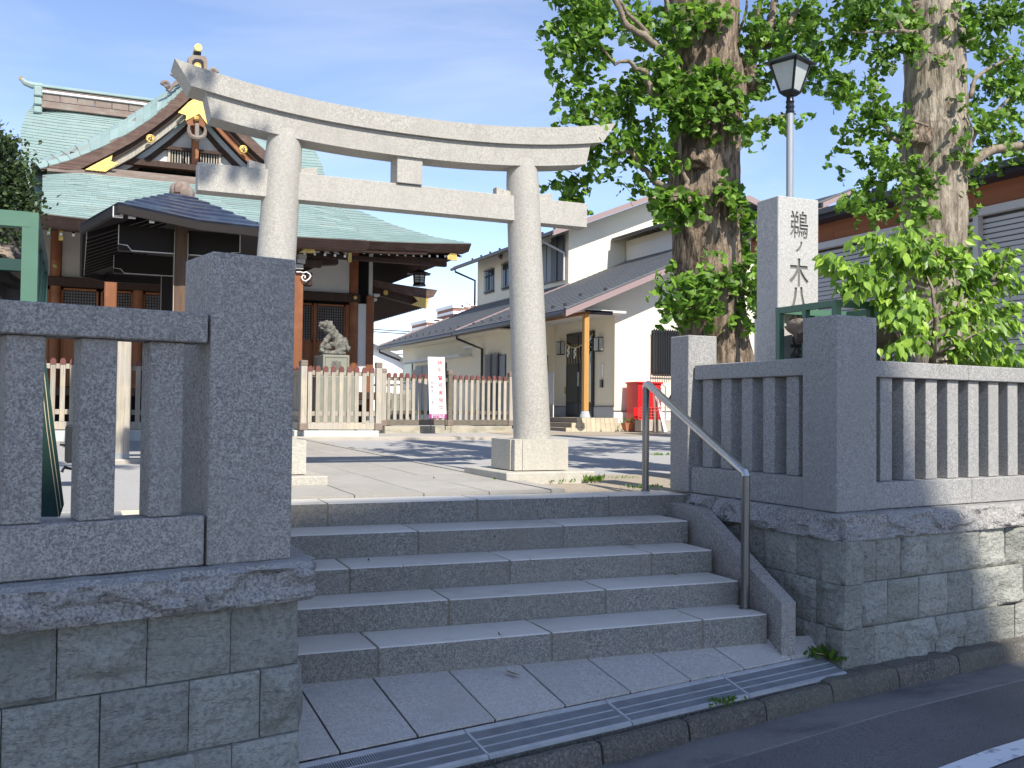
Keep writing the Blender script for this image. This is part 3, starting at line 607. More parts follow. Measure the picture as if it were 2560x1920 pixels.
# ================================================================= STREET LAMP
lp = root('lamp_post', 'grey lamp post with black square lantern behind the inscribed stone', 'lamp post', (6.65, 8.0, .82))
LX, LY = 6.652, 8.0
m = MB(); m.tube([(LX, LY, .8), (LX, LY, 4.60)], .036, 16); build('pole', m, M['pole'], lp, smooth='auto')
m = MB(); m.lathe((LX, LY, 4.575), [(.036, 0), (.044, .01), (.044, .03), (.038, .035), (.038, .055), (.045, .06), (.045, .08), (.038, .085), (.038, .11), (.045, .12), (.036, .14), (.036, .19), (.06, .215)], 20); build('collar', m, M['lamp_black'], lp, smooth='auto')
def ring(c, r, z, a=math.radians(20)): return [V(c[0]+r*math.cos(a+math.pi/2*k+math.pi/4), c[1]+r*math.sin(a+math.pi/2*k+math.pi/4), z) for k in range(4)]
b0, b1 = ring((LX, LY), .100, 4.79), ring((LX, LY), .205, 5.085)
m = MB(); m.add(ring((LX, LY), .065, 4.755)+ring((LX, LY), .115, 4.79)+ring((LX, LY), .115, 4.805), [(0, 1, 2, 3)]+[(i, (i+1) % 4, 4+(i+1) % 4, 4+i) for i in range(4)]+[(4+i, 4+(i+1) % 4, 8+(i+1) % 4, 8+i) for i in range(4)]+[(8, 9, 10, 11)]); build('lantern_base', m, M['lamp_black'], lp)
for i in range(4):
    j = (i+1) % 4; q0, q1, q2, q3 = b0[i], b0[j], b1[j], b1[i]; m = MB()
    m.add([q0.lerp(q1, .08), q0.lerp(q1, .92), q3.lerp(q2, .94), q3.lerp(q2, .06)], [(0, 1, 2, 3)]); build('lantern_pane', m, M['frosted'], lp)
    m = MB(); m.tube([b0[i], b1[i]], .0135, 6); build('lantern_bar', m, M['lamp_black'], lp)
m = MB(); r1 = ring((LX, LY), .215, 5.075); r2 = ring((LX, LY), .275, 5.085); r3 = ring((LX, LY), .275, 5.098); r4 = ring((LX, LY), .05, 5.19); r5 = ring((LX, LY), .02, 5.205)
vs = r1+r2+r3+r4+r5; m.add(vs, [(4*k+i, 4*k+(i+1) % 4, 4*k+4+(i+1) % 4, 4*k+4+i) for k in range(4) for i in range(4)]+[(0, 1, 2, 3), (16, 17, 18, 19)]); build('lantern_roof', m, M['lamp_black'], lp)
# ================================================================= WOODEN FENCES
WG = M['wood_grey']
def wood_fence(A, B, label, spacing, zb, beam_mat, base_mat, old=False, posts=(0, 1), base_h=.14, grp=None, fr=None):
    A = Vector(A); B = Vector(B); d = B-A; Ln = math.hypot(d.x, d.y); ang = math.atan2(d.y, d.x); gA, gB = A.z, B.z
    f = root('wooden_fence', label, 'fence', A); T = Matrix.Translation(A) @ Matrix.Rotation(ang, 4, 'Z')
    def sh(x): return (gB-gA)*x/Ln
    def lbox(name, x0, x1, y0, y1, z0, z1, mat, c=.004):
        m = MB(); m.box(x0, x1, y0, y1, z0, z1, c)
        for v in m.v: v.z += sh(min(max(v.x, 0), Ln))
        m.v = [T @ v for v in m.v]; return build(name, m, mat, f)
    nseg = max(1, round(Ln/2.2))
    for k in range(nseg): lbox('base_course', Ln*k/nseg+.003, Ln*(k+1)/nseg-.003, -.10, .14, -.08, base_h, base_mat, .01)
    for k in range(nseg): lbox('sill_beam', Ln*k/nseg+.08, Ln*(k+1)/nseg-.08, -.045, .055, base_h+.02, base_h+.15, beam_mat)
    z0 = base_h+.17
    for k in range(nseg+1):
        x = Ln*k/nseg; 
        lbox('fence_post', x-.056, x+.056, -.056, .056, base_h, z0+1.05, WG if not old or k in (0, nseg) else M['wood_old'])
        m = MB(); m.box(x-.064, x+.064, -.064, .064, z0+1.02, z0+1.13, .012); m.v = [T @ (v+V(0, 0, sh(min(x, Ln)))) for v in m.v]; build('post_cap', m, M['copper_dark'], f)
        m = MB(); m.box(x-.075, x+.075, -.075, .075, base_h, base_h+.14, .012); m.v = [T @ (v+V(0, 0, sh(x))) for v in m.v]; build('post_shoe', m, M['copper_dark'], f)
    for zz in (.10, .86):
        for k in range(nseg): lbox('fence_rail', Ln*k/nseg+.05, Ln*(k+1)/nseg-.05, .0, .05, z0+zz, z0+zz+.085, WG if not old else M['wood_old'])
    x = spacing*.75
    while x < Ln-.06:
        if all(abs(x-Ln*k/nseg) > .09 for k in range(nseg+1)):
            j = rnd.uniform(-.006, .006)
            pk = lbox('picket', x-.039, x+.039, -.05+j*.3, -.022+j*.3, z0-.03+j, z0+.935+j, WG)
            m = MB(); zc = z0+.925+j; m.T = T @ Matrix.Translation((x, 0, sh(x)))
            m.prism([V(-.044, -.056, zc), V(.044, -.056, zc), V(.044, -.056, zc+.07), V(.02, -.056, zc+.105), V(-.02, -.056, zc+.105), V(-.044, -.056, zc+.07)], (0, .04, 0)); m.T = None
            build('picket_cap', m, M['picket_cap'], pk)
        x += spacing
    return f
FA0 = PG(757, 1095); FA1 = PG(953, 1096); FA1 = V(FA1.x, FA0.y-.02, gz(FA0.y))
FB0 = PG(957, 1080); FB1 = PG(1275, 1078)
wood_fence(FA0, FA1, 'pale picket fence with a granite base in front of the stone lion', .147, 0, WG, M['pale_block'])
wood_fence(FB0, FB1, 'older grey picket fence behind the police notice board', .156, 0, M['wood_old'], M['conc_stain'], True, base_h=.13)
Dx = FA0+V(0, .1, 0); wood_fence(Dx, Dx+V(.02, 2.6, .03), 'picket fence going back beside the hall steps', .147, 0, WG, M['pale_block'])
wood_fence(V(-2.8, 18.0, gz(18)), V(1.15, 18.0, gz(18)), 'pale picket fence in front of the hall left of the path', .147, 0, WG, M['pale_block'])
pad = MB(); P0, P1 = PG(741, 1100), PG(980, 1100); pad.box(P0.x-.1, P1.x+3.2, 17.75, 19.2, .7, gz(17.75)+.035, .01); o = struct('fence_plinth', pad, M['concrete'])
# pale stones stacked behind the picket fence
sb = root('stone_stack', 'pale granite blocks lying behind the older picket fence', 'stones', V(6.9, 22.4, 1.0))
for px, py, w_, h_ in ((1000, 1038, .62, .30), (1000, 1012, .50, .24), (992, 992, .42, .16)):
    p = PY(px, py, 22.4); bx('stone_block', (p.x-w_/2, p.x+w_/2, 22.3, 22.7, p.z-h_/2, p.z+h_/2), M['lion_base'], sb, .012)
# ================================================================= NOTICE BOARD
sg = root('notice_board', 'white police notice board with red characters leaning on the picket fence', 'sign', PG(1093, 1082))
ys = PG(1093, 1082).y; TL_, TR_, BL_, BR_ = PY(1069.6, 892, ys+.02), PY(1111.5, 893, ys+.02), PY(1074.3, 1046, ys), PY(1115, 1046, ys)
sw = (TR_-TL_).length; sh_ = (TL_-BL_).length; xax = (BR_-BL_).normalized(); zax = (TL_-BL_).normalized(); yax = zax.cross(xax).normalized()
TS = Matrix(((xax.x, yax.x, zax.x, BL_.x), (xax.y, yax.y, zax.y, BL_.y), (xax.z, yax.z, zax.z, BL_.z), (0, 0, 0, 1)))
m = MB(); m.T = TS; m.box(0, sw, 0, .012, 0, sh_, .003); build('sign_panel', m, M['sign_white'], sg)
m = MB(); m.T = TS; m.box(0.002, sw-.002, -.0015, .001, 0, sh_*.072); build('purple_strip', m, M['sign_purple'], sg)
for xx in (.03, sw-.03):
    m = MB(); m.T = TS; m.tube([(xx, .02, sh_-.02), (xx, .02, -.26)], .011, 8); build('sign_leg', m, M['alu_dark'], sg)
def sg_text(s, x, z0, z1, mat, w_, sx=.95, wt=0):
    n = len(s); dz = (z0-z1)/n
    for i, ch in enumerate(s):
        if ch == ' ': continue
        glyph('sign_character', ch, w_, mat, sg, TS @ Matrix.Translation((x, -.006, z0-dz*(i+.5))), wt, sx, sx)
sg_text('特別警戒実施中', sw*.70, sh_*.965, sh_*.115, M['sign_red'], .118, 1.02, .0)
sg_text('不審者 本職員を見かけた場合には 御一報下さい', sw*.43, sh_*.90, sh_*.12, M['sign_grey'], .036, .9)
sg_text('警察官立ち寄り所', sw*.20, sh_*.61, sh_*.10, M['sign_grey'], .075, .95, 0)
for s_, zz in (('田園調布警察署', .052), ('鵜ノ木八幡神社', .022)):
    for i, ch in enumerate(s_): glyph('sign_character', ch, .036, M['sign_white'], sg, TS @ Matrix.Translation((sw*(.16+.113*i), -.005, sh_*zz)), .0008)
# ================================================================= GUARDIAN LION
lx0, lx1 = PY(808, 887, 19.5).x, PY(874, 887, 19.5).x; LZ = PY(840, 887, 19.5).z
li = root('guardian_lion', 'weathered stone guardian lion seated on a plinth behind the pickets', 'statue', ((lx0+lx1)/2, 19.75, gz(19.5)))
m = MB(); m.box(lx0, lx1, 19.5, 20.3, LZ-.42, LZ, .01); m.box(lx0-.10, lx1+.16, 19.4, 20.4, gz(19.5), LZ-.425, .02); build('plinth', m, M['lion_base'], li)
m = MB(); q = .045
o_ = [V(lx0+q, 19.497, LZ-.38), V(lx1-q, 19.497, LZ-.38), V(lx1-q, 19.497, LZ-.05), V(lx0+q, 19.497, LZ-.05)]
for i in range(4): m.tube([o_[i], o_[(i+1) % 4]], .006, 5)
build('plinth_border', m, M['bronze'], li)
glyph('plinth_character', '奉', .26, M['bronze'], li, Matrix.Translation(((lx0+lx1)/2, 19.494, LZ-.22)), 0, 1, .9)
def blob(bm, c, r, rot=0, rx=0):
    T = Matrix.Translation(c) @ Matrix.Rotation(rx, 4, 'X') @ Matrix.Rotation(rot, 4, 'Y') @ Matrix.Diagonal((r[0], r[1], r[2], 1))
    bmesh.ops.create_icosphere(bm, subdivisions=3, radius=1, matrix=T)
bm = bmesh.new(); S_ = (lx1-lx0)/.54
def B(x, y, z, rx, ry, rz, rot=0): blob(bm, V(lx0+x*S_, 19.9+y*S_, LZ+z*S_), (rx*S_, ry*S_, rz*S_), R(rot))
# crouched rear, sloping back, raised head to the left with heavy mane, forelegs on a ball, rock base
for a in ((.27, 0, .04, .28, .20, .05), (.10, .02, .06, .10, .16, .06), (.42, 0, .05, .14, .17, .06), (.24, -.12, .05, .12, .06, .05),
          (.46, 0, .24, .12, .14, .15, -20), (.39, .0, .33, .13, .12, .14, -40), (.30, 0, .43, .12, .12, .15, -30), (.22, 0, .52, .12, .13, .13),
          (.14, 0, .625, .115, .105, .085, 8), (.05, 0, .64, .065, .075, .05, 10), (.02, 0, .60, .05, .06, .025), (.06, 0, .545, .055, .06, .022, 15),
          (.20, .08, .60, .07, .06, .09), (.20, -.09, .60, .07, .05, .09), (.27, .05, .56, .06, .08, .08), (.27, -.07, .54, .06, .06, .08), (.24, -.09, .47, .06, .05, .07), (.17, -.09, .50, .05, .04, .06),
          (.14, -.07, .69, .035, .03, .03), (.22, -.06, .69, .04, .03, .03), (.04, -.05, .665, .02, .02, .02),
          (.17, -.07, .36, .05, .05, .13, 25), (.10, -.08, .27, .05, .05, .10, 20), (.05, -.08, .17, .05, .055, .09, 5), (.045, -.10, .09, .06, .06, .04),
          (.17, .08, .34, .05, .05, .15, 20), (.10, .09, .18, .05, .05, .12, 10), (.17, -.04, .17, .085, .085, .085), (.24, -.08, .23, .05, .05, .05),
          (.37, -.10, .20, .09, .06, .11, -15), (.44, -.12, .12, .10, .05, .05, -10), (.34, -.13, .08, .07, .045, .035),
          (.55, -.03, .24, .055, .07, .12, -20), (.59, -.02, .15, .06, .07, .07, 10), (.57, .05, .32, .045, .05, .08, -30)): B(*a)
lm = bpy.data.meshes.new('lion'); bm.to_mesh(lm); bm.free(); lo = bpy.data.objects.new('lion_body', lm); COL.objects.link(lo)
rm = lo.modifiers.new('r', 'REMESH'); rm.mode = 'VOXEL'; rm.voxel_size = .013; dg = bpy.context.evaluated_depsgraph_get(); dg.update()
lm2 = bpy.data.meshes.new_from_object(lo.evaluated_get(dg)); bpy.data.objects.remove(lo)
for v in lm2.vertices:
    n_ = Vector(v.normal); c = v.co; k = noise.fractal(c*16, 1, 2, 3)*.012+abs(noise.noise(c*13+V(3, 3, 3)))*-.022+.006
    v.co += n_*k
    v.co -= Vector(li.location)
lm2.materials.append(M['bronze']); lo = bpy.data.objects.new('lion_body', lm2); put(lo, li)
for p in lm2.polygons: p.use_smooth = True
# ================================================================= HALL
def proj(p):
    d = p-V(0, 0, EYE); z = d.dot(CF); return (1280+FPX*d.dot(CR)/z, 960-FPX*d.dot(CU)/z) if z > .1 else (9e9, 9e9)
def scr(vs):
    q = [proj(v) for v in vs]; xs = [a for a, b in q]; ys = [b for a, b in q]
    if max(xs) < 0 or min(xs) > 2560 or max(ys) < 0 or min(ys) > 1920: return 0
    return (max(xs)-min(xs))*(max(ys)-min(ys))
def finish(parent, name, pieces, mat, limit=290, stuff=None, mats=None):
    """pieces: list of (verts, faces); the largest in view become parts, the rest one part of kind stuff"""
    pieces = sorted(pieces, key=lambda p: -scr(p[0])); mb = MB()
    for i, (vs, fs) in enumerate(pieces):
        if i < limit: build(name, MB().add(vs, fs), mat, parent, fix=False)
        else: mb.add(vs, fs)
    if mb.v: build(stuff or name+'s', mb, mat, parent, kind='stuff', fix=False)
def surf(rows):
    nr = len(rows)-1
    def S(u, v):
        j = min(int(v*nr), nr-1); t = v*nr-j; a, b = rows[j], rows[j+1]
        def at(r): k = len(r)-1; i = min(int(u*k), k-1); s = u*k-i; return r[i].lerp(r[i+1], s)
        return at(a).lerp(at(b), t)
    return S
def shingles(rows, nc, nw, gap=.004, lift=.016, seed=0):
    """rows go from the top of the slope to the eave"""
    S = surf(rows); out = []; rr = random.Random(seed)
    for i in range(nc):
        v0, v1 = i/nc, (i+1)/nc; off = rr.random()/nw; u = -off
        while u < 1-1e-6:
            a, b = max(0, u), min(1, u+1/nw); u += 1/nw
            if b-a < .15/nw: continue
            g_ = gap/nw; p0, p1, p2, p3 = S(a+g_, v0), S(b-g_, v0), S(b-g_, v1), S(a+g_, v1)
            n = (p1-p0).cross(p3-p0); n = -n.normalized() if n.length > 0 else V(0, 0, 1)
            if n.z < 0: n = -n
            l = n*(lift+rr.uniform(-.004, .003)); e = .002
            out.append(([p0+n*e, p1+n*e, p2+l, p3+l, p2-n*.004, p3-n*.004], [(0, 1, 2, 3), (3, 2, 4, 5), (0, 3, 5), (1, 4, 2)]))
    return out
XC = 2.36
def mir(p): return V(2*XC-p.x, p.y, p.z)
ha = root('shrine_hall', 'wooden shrine hall with patinated green copper roof and gilded gable', 'hall', (XC, 24.5, 1.0))
tl = []
def base_of(rows, mat=M['copper_dark'], name='roof_sheet'):
    m = MB(); m.grid([[p-V(0, 0, .012) for p in r] for r in rows]); return build(name, m, mat, ha)
# main roof: upper gabled part
prof = [(27.5, 9.10, -1.10), (27.1, 8.72, -1.28), (26.3, 8.08, -1.335), (25.6, 7.52, -1.29), (25.0, 7.06, -1.245)]
rows = [[V(lerp(xl_, 2*XC-xl_, i/8), y+(.28 if i in (0, 8) else 0), z+(.10 if i in (0, 8) else 0)) for i in range(9)] for y, z, xl_ in prof]
base_of(rows); tl += shingles(rows, 22, 26, seed=1)
# lower skirt with upswept corners
prof = [(25.0, 7.06, -1.245, 0), (24.2, 6.50, -1.75, .02), (23.4, 6.02, -2.45, .04), (22.6, 5.63, -3.2, .08), (21.8, 5.31, -3.87, .17)]
rows = [[V(lerp(xl_, 2*XC-xl_, i/12), y, z+up*(abs(i-6)/6)**3) for i in range(13)] for y, z, xl_, up in prof]
base_of(rows); tl += shingles(rows, 21, 34, seed=2)
eave = rows[-1]
side = [[mir(V(lerp(-1.245, -3.87, t), lerp(25, 21.8, t), lerp(7.06, 5.31, t)-.28*math.sin(math.pi*t)+.17*t**3)), mir(V(lerp(-1.245, -3.87, t), lerp(30, 33.2, t), lerp(7.06, 5.31, t)-.28*math.sin(math.pi*t)))] for t in [k/5 for k in range(6)]]
base_of(side); base_of([[mir(p) for p in r] for r in side])
back = [[V(r[0].x, 55-r[0].y, r[0].z), V(r[-1].x, 55-r[-1].y, r[-1].z)] for r in rows]; base_of(back)
base_of([[V(-1.1, 27.5, 9.1), V(5.8, 27.5, 9.1)], [V(-1.2, 30, 7.06), V(5.95, 30, 7.06)]])
def board(pts, dz, dy, mat, name, back=0):
    """layered edge board hanging below a line of points"""
    m = MB(); n = len(pts); a = pts; b = [p-V(0, 0, dz) for p in pts]
    rws = [a, [p+V(0, -.02, -.01) for p in a], [p+V(0, back, 0) for p in b], [p+V(0, dy, 0) for p in b], [p+V(0, dy, 0) for p in a]]
    m.grid(rws)
    for k in (0, -1): m.add([r[k] for r in rws], [tuple(range(5))])
    return build(name, m, mat, ha)
board([p+V(0, 0, -.005) for p in eave], .17, .6, M['bark_trim'], 'eave_board', .16)
board([p+V(0, .18, -.175) for p in eave[1:-1]], .07, .12, M['wood_dark'], 'eave_purlin', .0)
# ridge of the main roof
for z0, z1, hy, mat, nm in ((9.02, 9.10, .20, 'copper_dark', 'ridge_base'), (9.10, 9.20, .16, 'copper_dark', 'ridge_course'), (9.40, 9.46, .21, 'white', 'ridge_line'), (9.47, 9.52, .19, 'copper_dark', 'ridge_course'), (9.53, 9.60, .23, 'copper', 'ridge_cap')):
    bx(nm, (-.92, 5.64, 27.5-hy, 27.5+hy, z0, z1), M[mat], ha, .01)
for i in range(16): bx('ridge_panel', (-.90+i*.408, -.90+i*.408+.40, 27.34, 27.66, 9.205, 9.395), M['copper_dark'], ha, .01)
for s in (1, -1):
    f_ = (lambda p: p) if s > 0 else mir
    m = MB()
    for k, (z0, z1, r_) in enumerate(((8.86, 9.06, .13), (9.06, 9.28, .15), (9.28, 9.56, .16))): m.box(-1.10, -.90, 27.5-r_-.08, 27.5+r_+.08, z0, z1-.02, .03)
    m.v = [f_(p) for p in m.v]; build('ridge_end', m, M['copper'], ha)
    m = MB(); m.tube([f_(V(x, 27.5, z)) for x, z in ((-.9, 9.60), (-1.15, 9.60), (-1.3, 9.64), (-1.40, 9.73))], [.09, .09, .075, .05], 8); build('ridge_horn', m, M['copper'], ha)
    m = MB(); m.lathe(f_(V(-1.40, 27.5, 9.70)), [(.05, 0), (.055, .05), (.01, .10)], 8); build('horn_tip', m, M['gold'], ha)
# front porch roof under the gable
prof = [(22.35, 6.37, -.70), (21.7, 6.02, -.68), (21.0, 5.66, -.66), (20.2, 5.24, -.64), (19.5, 4.90, -.62)]
def kz(i, n, t): e = abs(i-n/2)/(n/2); return .07*t*e**4-(.10*(1-t)+.02)*(e > .999)
rows = [[V(lerp(xl_, 2*XC-xl_+.05, i/10), y, z+kz(i, 10, (22.35-y)/2.85)) for i in range(11)] for y, z, xl_ in prof]
base_of(rows); tl += shingles(rows, 23, 15, seed=3)
board([p+V(0, 0, -.005) for p in rows[-1]], .185, .5, M['bark_trim'], 'porch_eave_board', .14)
kr = rows[-1]
# step in the eaves between the porch roof and the main skirt
cn = [[V(4.70, 22.5, 5.72), V(5.5, 22.6, 5.66)], [V(4.72, 21.3, 5.30), V(5.62, 21.5, 5.34)], [V(4.74, 20.5, 5.08), V(5.80, 20.75, 5.16)]]
base_of(cn); tl += shingles(cn, 14, 3, seed=6)
board([cn[-1][0], cn[-1][0].lerp(cn[-1][1], .5)-V(0, 0, .02), cn[-1][1]], .165, .5, M['bark_trim'], 'porch_eave_board', .1)
# sheet band at the foot of the gable
for k in range(4): bx('gable_foot_course', (-.62, 2*XC+.62, 22.42+.09*k, 23.6, 6.36+.062*k, 6.42+.062*k), M['copper_dark'], ha, .006)
# gable: unprojected on its own planes, left half mirrored about the axis
YG = 22.5
def pl(pts, y): return [PY(a, b, y) for a, b in pts]
inner = pl([(101, 422), (177, 400), (253, 369), (320, 334), (380, 295), (420, 261), (453, 229)], YG); inner.append(V(XC, YG, 8.80))
outer = pl([(76, 407), (152, 379), (253, 333), (320, 293), (380, 252), (420, 227), (450, 207)], 23.5); outer.append(V(XC, 23.5, 9.22))
low = pl([(165, 424), (202, 422), (278, 384), (335, 353), (380, 323), (430, 285), (468, 252)], YG); low.append(V(XC, YG, 8.58))
for f_ in (lambda p: p, mir):
    O2 = [V(p.x, 27.0, p.z) for p in outer]
    A = [f_(p) for p in outer]; Bn = [f_(p) for p in inner]; C_ = [f_(p) for p in O2]
    rws = [[A[k], A[k].lerp(Bn[k], .5)+V(0, 0, .06), Bn[k]] for k in range(len(A)-1, -1, -1)]
    base_of(rws); tl += shingles(rws, 21, 2, lift=.02, seed=9)
    base_of([C_, A])
    m = MB(); a = inner; b = low; n = len(a)
    m.v = []; rw4 = [[f_(p) for p in a], [f_(p) for p in b], [f_(p+V(0, .25, 0)) for p in b], [f_(p+V(0, .25, 0)) for p in a]]
    m.grid(rw4+[rw4[0]]); build('barge_board', m, M['bark_trim'], ha)
    def slab_(top, bot, y0, th, mat, nm):
        m = MB(); r4 = [[f_(V(p.x, y0, p.z)) for p in top], [f_(V(p.x, y0, p.z)) for p in bot], [f_(V(p.x, y0+th, p.z)) for p in bot], [f_(V(p.x, y0+th, p.z)) for p in top]]
        m.grid(r4+[r4[0]]); return build(nm, m, mat, ha)
    dn = lambda pts, d: [p-V(0, 0, d) for p in pts]
    slab_(low, dn(low, .13), YG+.10, .2, M['wood_dark'], 'gable_rail')
    l2 = low[1:]
    slab_(dn(l2, .12), dn(l2, .30), YG+.16, .12, M['wood_warm'] if f_ is mir else M['wood_grey'], 'gable_board')
    slab_(dn(l2, .30), dn(l2, .44), YG+.42, .1, M['plinth_grey'], 'gable_soffit')
    slab_(dn(low[2:], .42), dn(low[2:], .58), YG+.50, .1, M['wood_dark'], 'gable_rafter')
    # gilded mounts and medallions
    m = MB(); m.prism([f_(p) for p in pl([(212, 424), (245, 406), (281, 388), (278, 403), (297, 408), (264, 429)], YG-.03)], (0, .05, 0)); build('gilded_mount', m, M['gold'], ha)
    c = PY(376, 347, YG-.02)
    m = MB(); m.T = Matrix.Translation(f_(c)) @ Matrix.Rotation(math.pi/2, 4, 'X'); m.lathe((0, 0, 0), [(.088, -.03), (.092, .02), (.074, .03), (.070, .02)], 20); o = build('crest_disc', m, M['gold'], ha)
    m = MB()
    for k in range(3):
        a0 = k*2.094; m.tube([f_(c)+V(math.cos(a0+t*.42)*(.02+.008*t), -.035, math.sin(a0+t*.42)*(.02+.008*t)) for t in range(5)], [.016, .014, .011, .008, .004], 5)
    build('comma_crest', m, M['bronze'], o)
mt = [(445, 281), (473, 254), (498, 240), (523, 262), (550, 285), (528, 292), (519, 312), (498, 284), (464, 302), (466, 288)]
m = MB(); m.prism(pl(mt, YG-.04), (0, .06, 0)); build('gilded_mount', m, M['gold'], ha)
m = MB(); m.prism(pl([(465, 302), (497, 283), (514, 312), (508, 318), (497, 312), (470, 314)], YG-.02), (0, .06, 0)); build('pendant_board', m, M['wood_warm'], ha)
# pendant
m = MB(); c = PY(492, 325, YG)
m.box(c.x-.045, c.x+.045, YG-.06, YG+.02, c.z-.16, c.z+.14, .01)
for s in (-1, 1):
    m.tube([c+V(s*(.05+.13*math.sin(t*.55)), -.03, -.18+.17*(1-math.cos(t*.55))) for t in range(5)], [.055, .05, .045, .035, .02], 6)
m.lathe(c+V(0, -.03, -.24), [(.02, -.02), (.07, .02), (.08, .06), (.05, .1)], 10)
build('pendant', m, M['copper_dark'], ha)
m = MB(); m.lathe(PY(491, 297, YG-.06), [(.03, -.05), (.065, -.02), (.065, .03), (.03, .06)], 8); build('gilded_boss', m, M['gold'], ha)
# plaster tympanum, king post and lattice
tz0, tz1 = PY(380, 407, YG+.6).z, PY(490, 318, YG+.6).z; txl = PY(358, 407, YG+.6).x
m = MB(); m.prism([V(txl, YG+.6, tz0), V(2*XC-txl, YG+.6, tz0), V(XC, YG+.6, tz1+.15)], (0, .05, 0)); build('gable_plaster', m, M['plaster'], ha)
bx('king_post', (XC-.075, XC+.075, YG+.40, YG+.6, tz0-.1, tz1+.1), M['wood_warm'], ha, .01)
bx('gable_tie', (-.2, 2*XC+.2, YG+.3, YG+.6, tz0-.14, tz0-.01), M['wood_dark'], ha)
zt_ = PY(420, 374, YG+.6).z; bx('lattice_head', (XC-.68, XC+.68, YG+.46, YG+.6, zt_-.02, zt_+.05), M['wood_dark'], ha)
for s in (-1, 1):
    a, b = (XC-.52, XC-.09) if s < 0 else (XC+.09, XC+.52)
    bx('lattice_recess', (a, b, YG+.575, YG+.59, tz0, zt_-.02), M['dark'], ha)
    for k in range(7): bx('lattice_bar', (a+.03+.058*k, a+.055+.058*k, YG+.54, YG+.57, tz0, zt_-.02), M['wood_grey'], ha)
    bx('lattice_jamb', (a-.05 if s < 0 else b, a if s < 0 else b+.05, YG+.52, YG+.59, tz0, zt_), M['wood_grey'], ha)
# ridge-end ornament and gilded finial
m = MB(); m.prism(pl([(467, 205), (469, 178), (471, 143), (480, 137), (514, 140), (519, 153), (520, 182), (523, 208)], YG+.15), (0, .3, 0)); build('ridge_tile', m, M['copper_dark'], ha)
m = MB(); m.prism(pl([(480, 200), (481, 152), (487, 147), (503, 148), (509, 154), (511, 200)], YG+.12), (0, .04, 0)); build('ridge_tile_panel', m, M['lamp_black'], ha)
c = PY(494, 167, YG+.08); m = MB(); m.T = Matrix.Translation(c) @ Matrix.Rotation(math.pi/2, 4, 'X'); m.lathe((0, 0, 0), [(.085, -.03), (.088, .02), (.07, .03), (.066, .02)], 20); build('crest_disc', m, M['gold'], ha)
c = PY(496, 118, YG+.1); m = MB(); m.tube([c+V(0, 0, 0), c+V(0, .25, .0), c+V(0, 1.6, -.05)], [.082, .08, .08], 14); build('finial_tube', m, M['gold'], ha, smooth='auto')
m = MB(); m.tube([c+V(0, .2, -.04), c+V(0, .2, -.30)], .085, 10); build('finial_neck', m, M['lamp_black'], ha)
for s in (-1, 1):
    for cx_, cz_, r_ in ((532, 181, .09), (415, 213, .085), (437, 190, .06)):
        if s > 0 and cx_ != 532: continue
        c = PY(cx_, cz_, YG+.2); c = c if s > 0 or cx_ != 532 else mir(c)
        m = MB(); d_ = 1 if c.x > XC else -1
        m.tube([c+V(d_*r_*math.cos(t*.6)*(1-t*.075), 0, r_*math.sin(t*.6)*(1-t*.075)) for t in range(11)], [.055, .055, .05, .05, .045, .045, .04, .04, .035, .03, .02], 6); build('scroll', m, M['copper_dark'], ha, smooth='auto')
m = MB(); q = pl([(415, 222), (425, 216), (440, 198), (452, 190), (456, 204), (436, 215), (424, 228)], YG+.2); m.prism(q, (0, .12, 0)); build('scroll_leaf', m, M['copper_dark'], ha)
m = MB(); m.prism([mir(p) for p in q], (0, .12, 0)); build('scroll_leaf', m, M['copper_dark'], ha)
finish(ha, 'copper_shingle', tl, M['copper'], 295, 'roof_shingles')
# walls, columns, beams behind the porch
YW = 24.5; WD, WW = M['wood_dark'], M['wood_warm']
xcol = PY(884, 750, YW).x; xw = PY(915, 800, YW).x; xe = PY(924, 800, YW).x
zb0, zb1 = PY(800, 752, YW).z, PY(800, 729, YW).z; zf = 1.95
for xx in (xcol, 2*XC-xcol, -.45, 5.05-.0, 1.3, 3.42):
    m = MB(); m.tube([(xx, YW, zf-.2), (xx, YW, 3.40)], .115, 18); build('hall_column', m, WW, ha, smooth='auto'); m = MB(); m.tube([(xx, YW, 3.40), (xx, YW, 6.0)], .115, 18); build('hall_column', m, M['wood_warm'], ha, smooth='auto')
bx('head_beam', (2*XC-xcol-.4, xcol+.14, YW-.14, YW+.05, zb0, zb1-.02), WD, ha, .01)
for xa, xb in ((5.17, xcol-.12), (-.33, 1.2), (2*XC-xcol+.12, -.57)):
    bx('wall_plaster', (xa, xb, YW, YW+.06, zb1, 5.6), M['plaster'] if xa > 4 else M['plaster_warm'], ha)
m = MB(); c = V(xcol+.0, YW-.15, (zb0+zb1)/2); m.T = Matrix.Translation(c) @ Matrix.Rotation(math.pi/2, 4, 'X'); m.lathe((0, 0, 0), [(.05, -.01), (.05, .02), (.02, .03)], 12); build('crest_disc', m, M['gold'], ha)
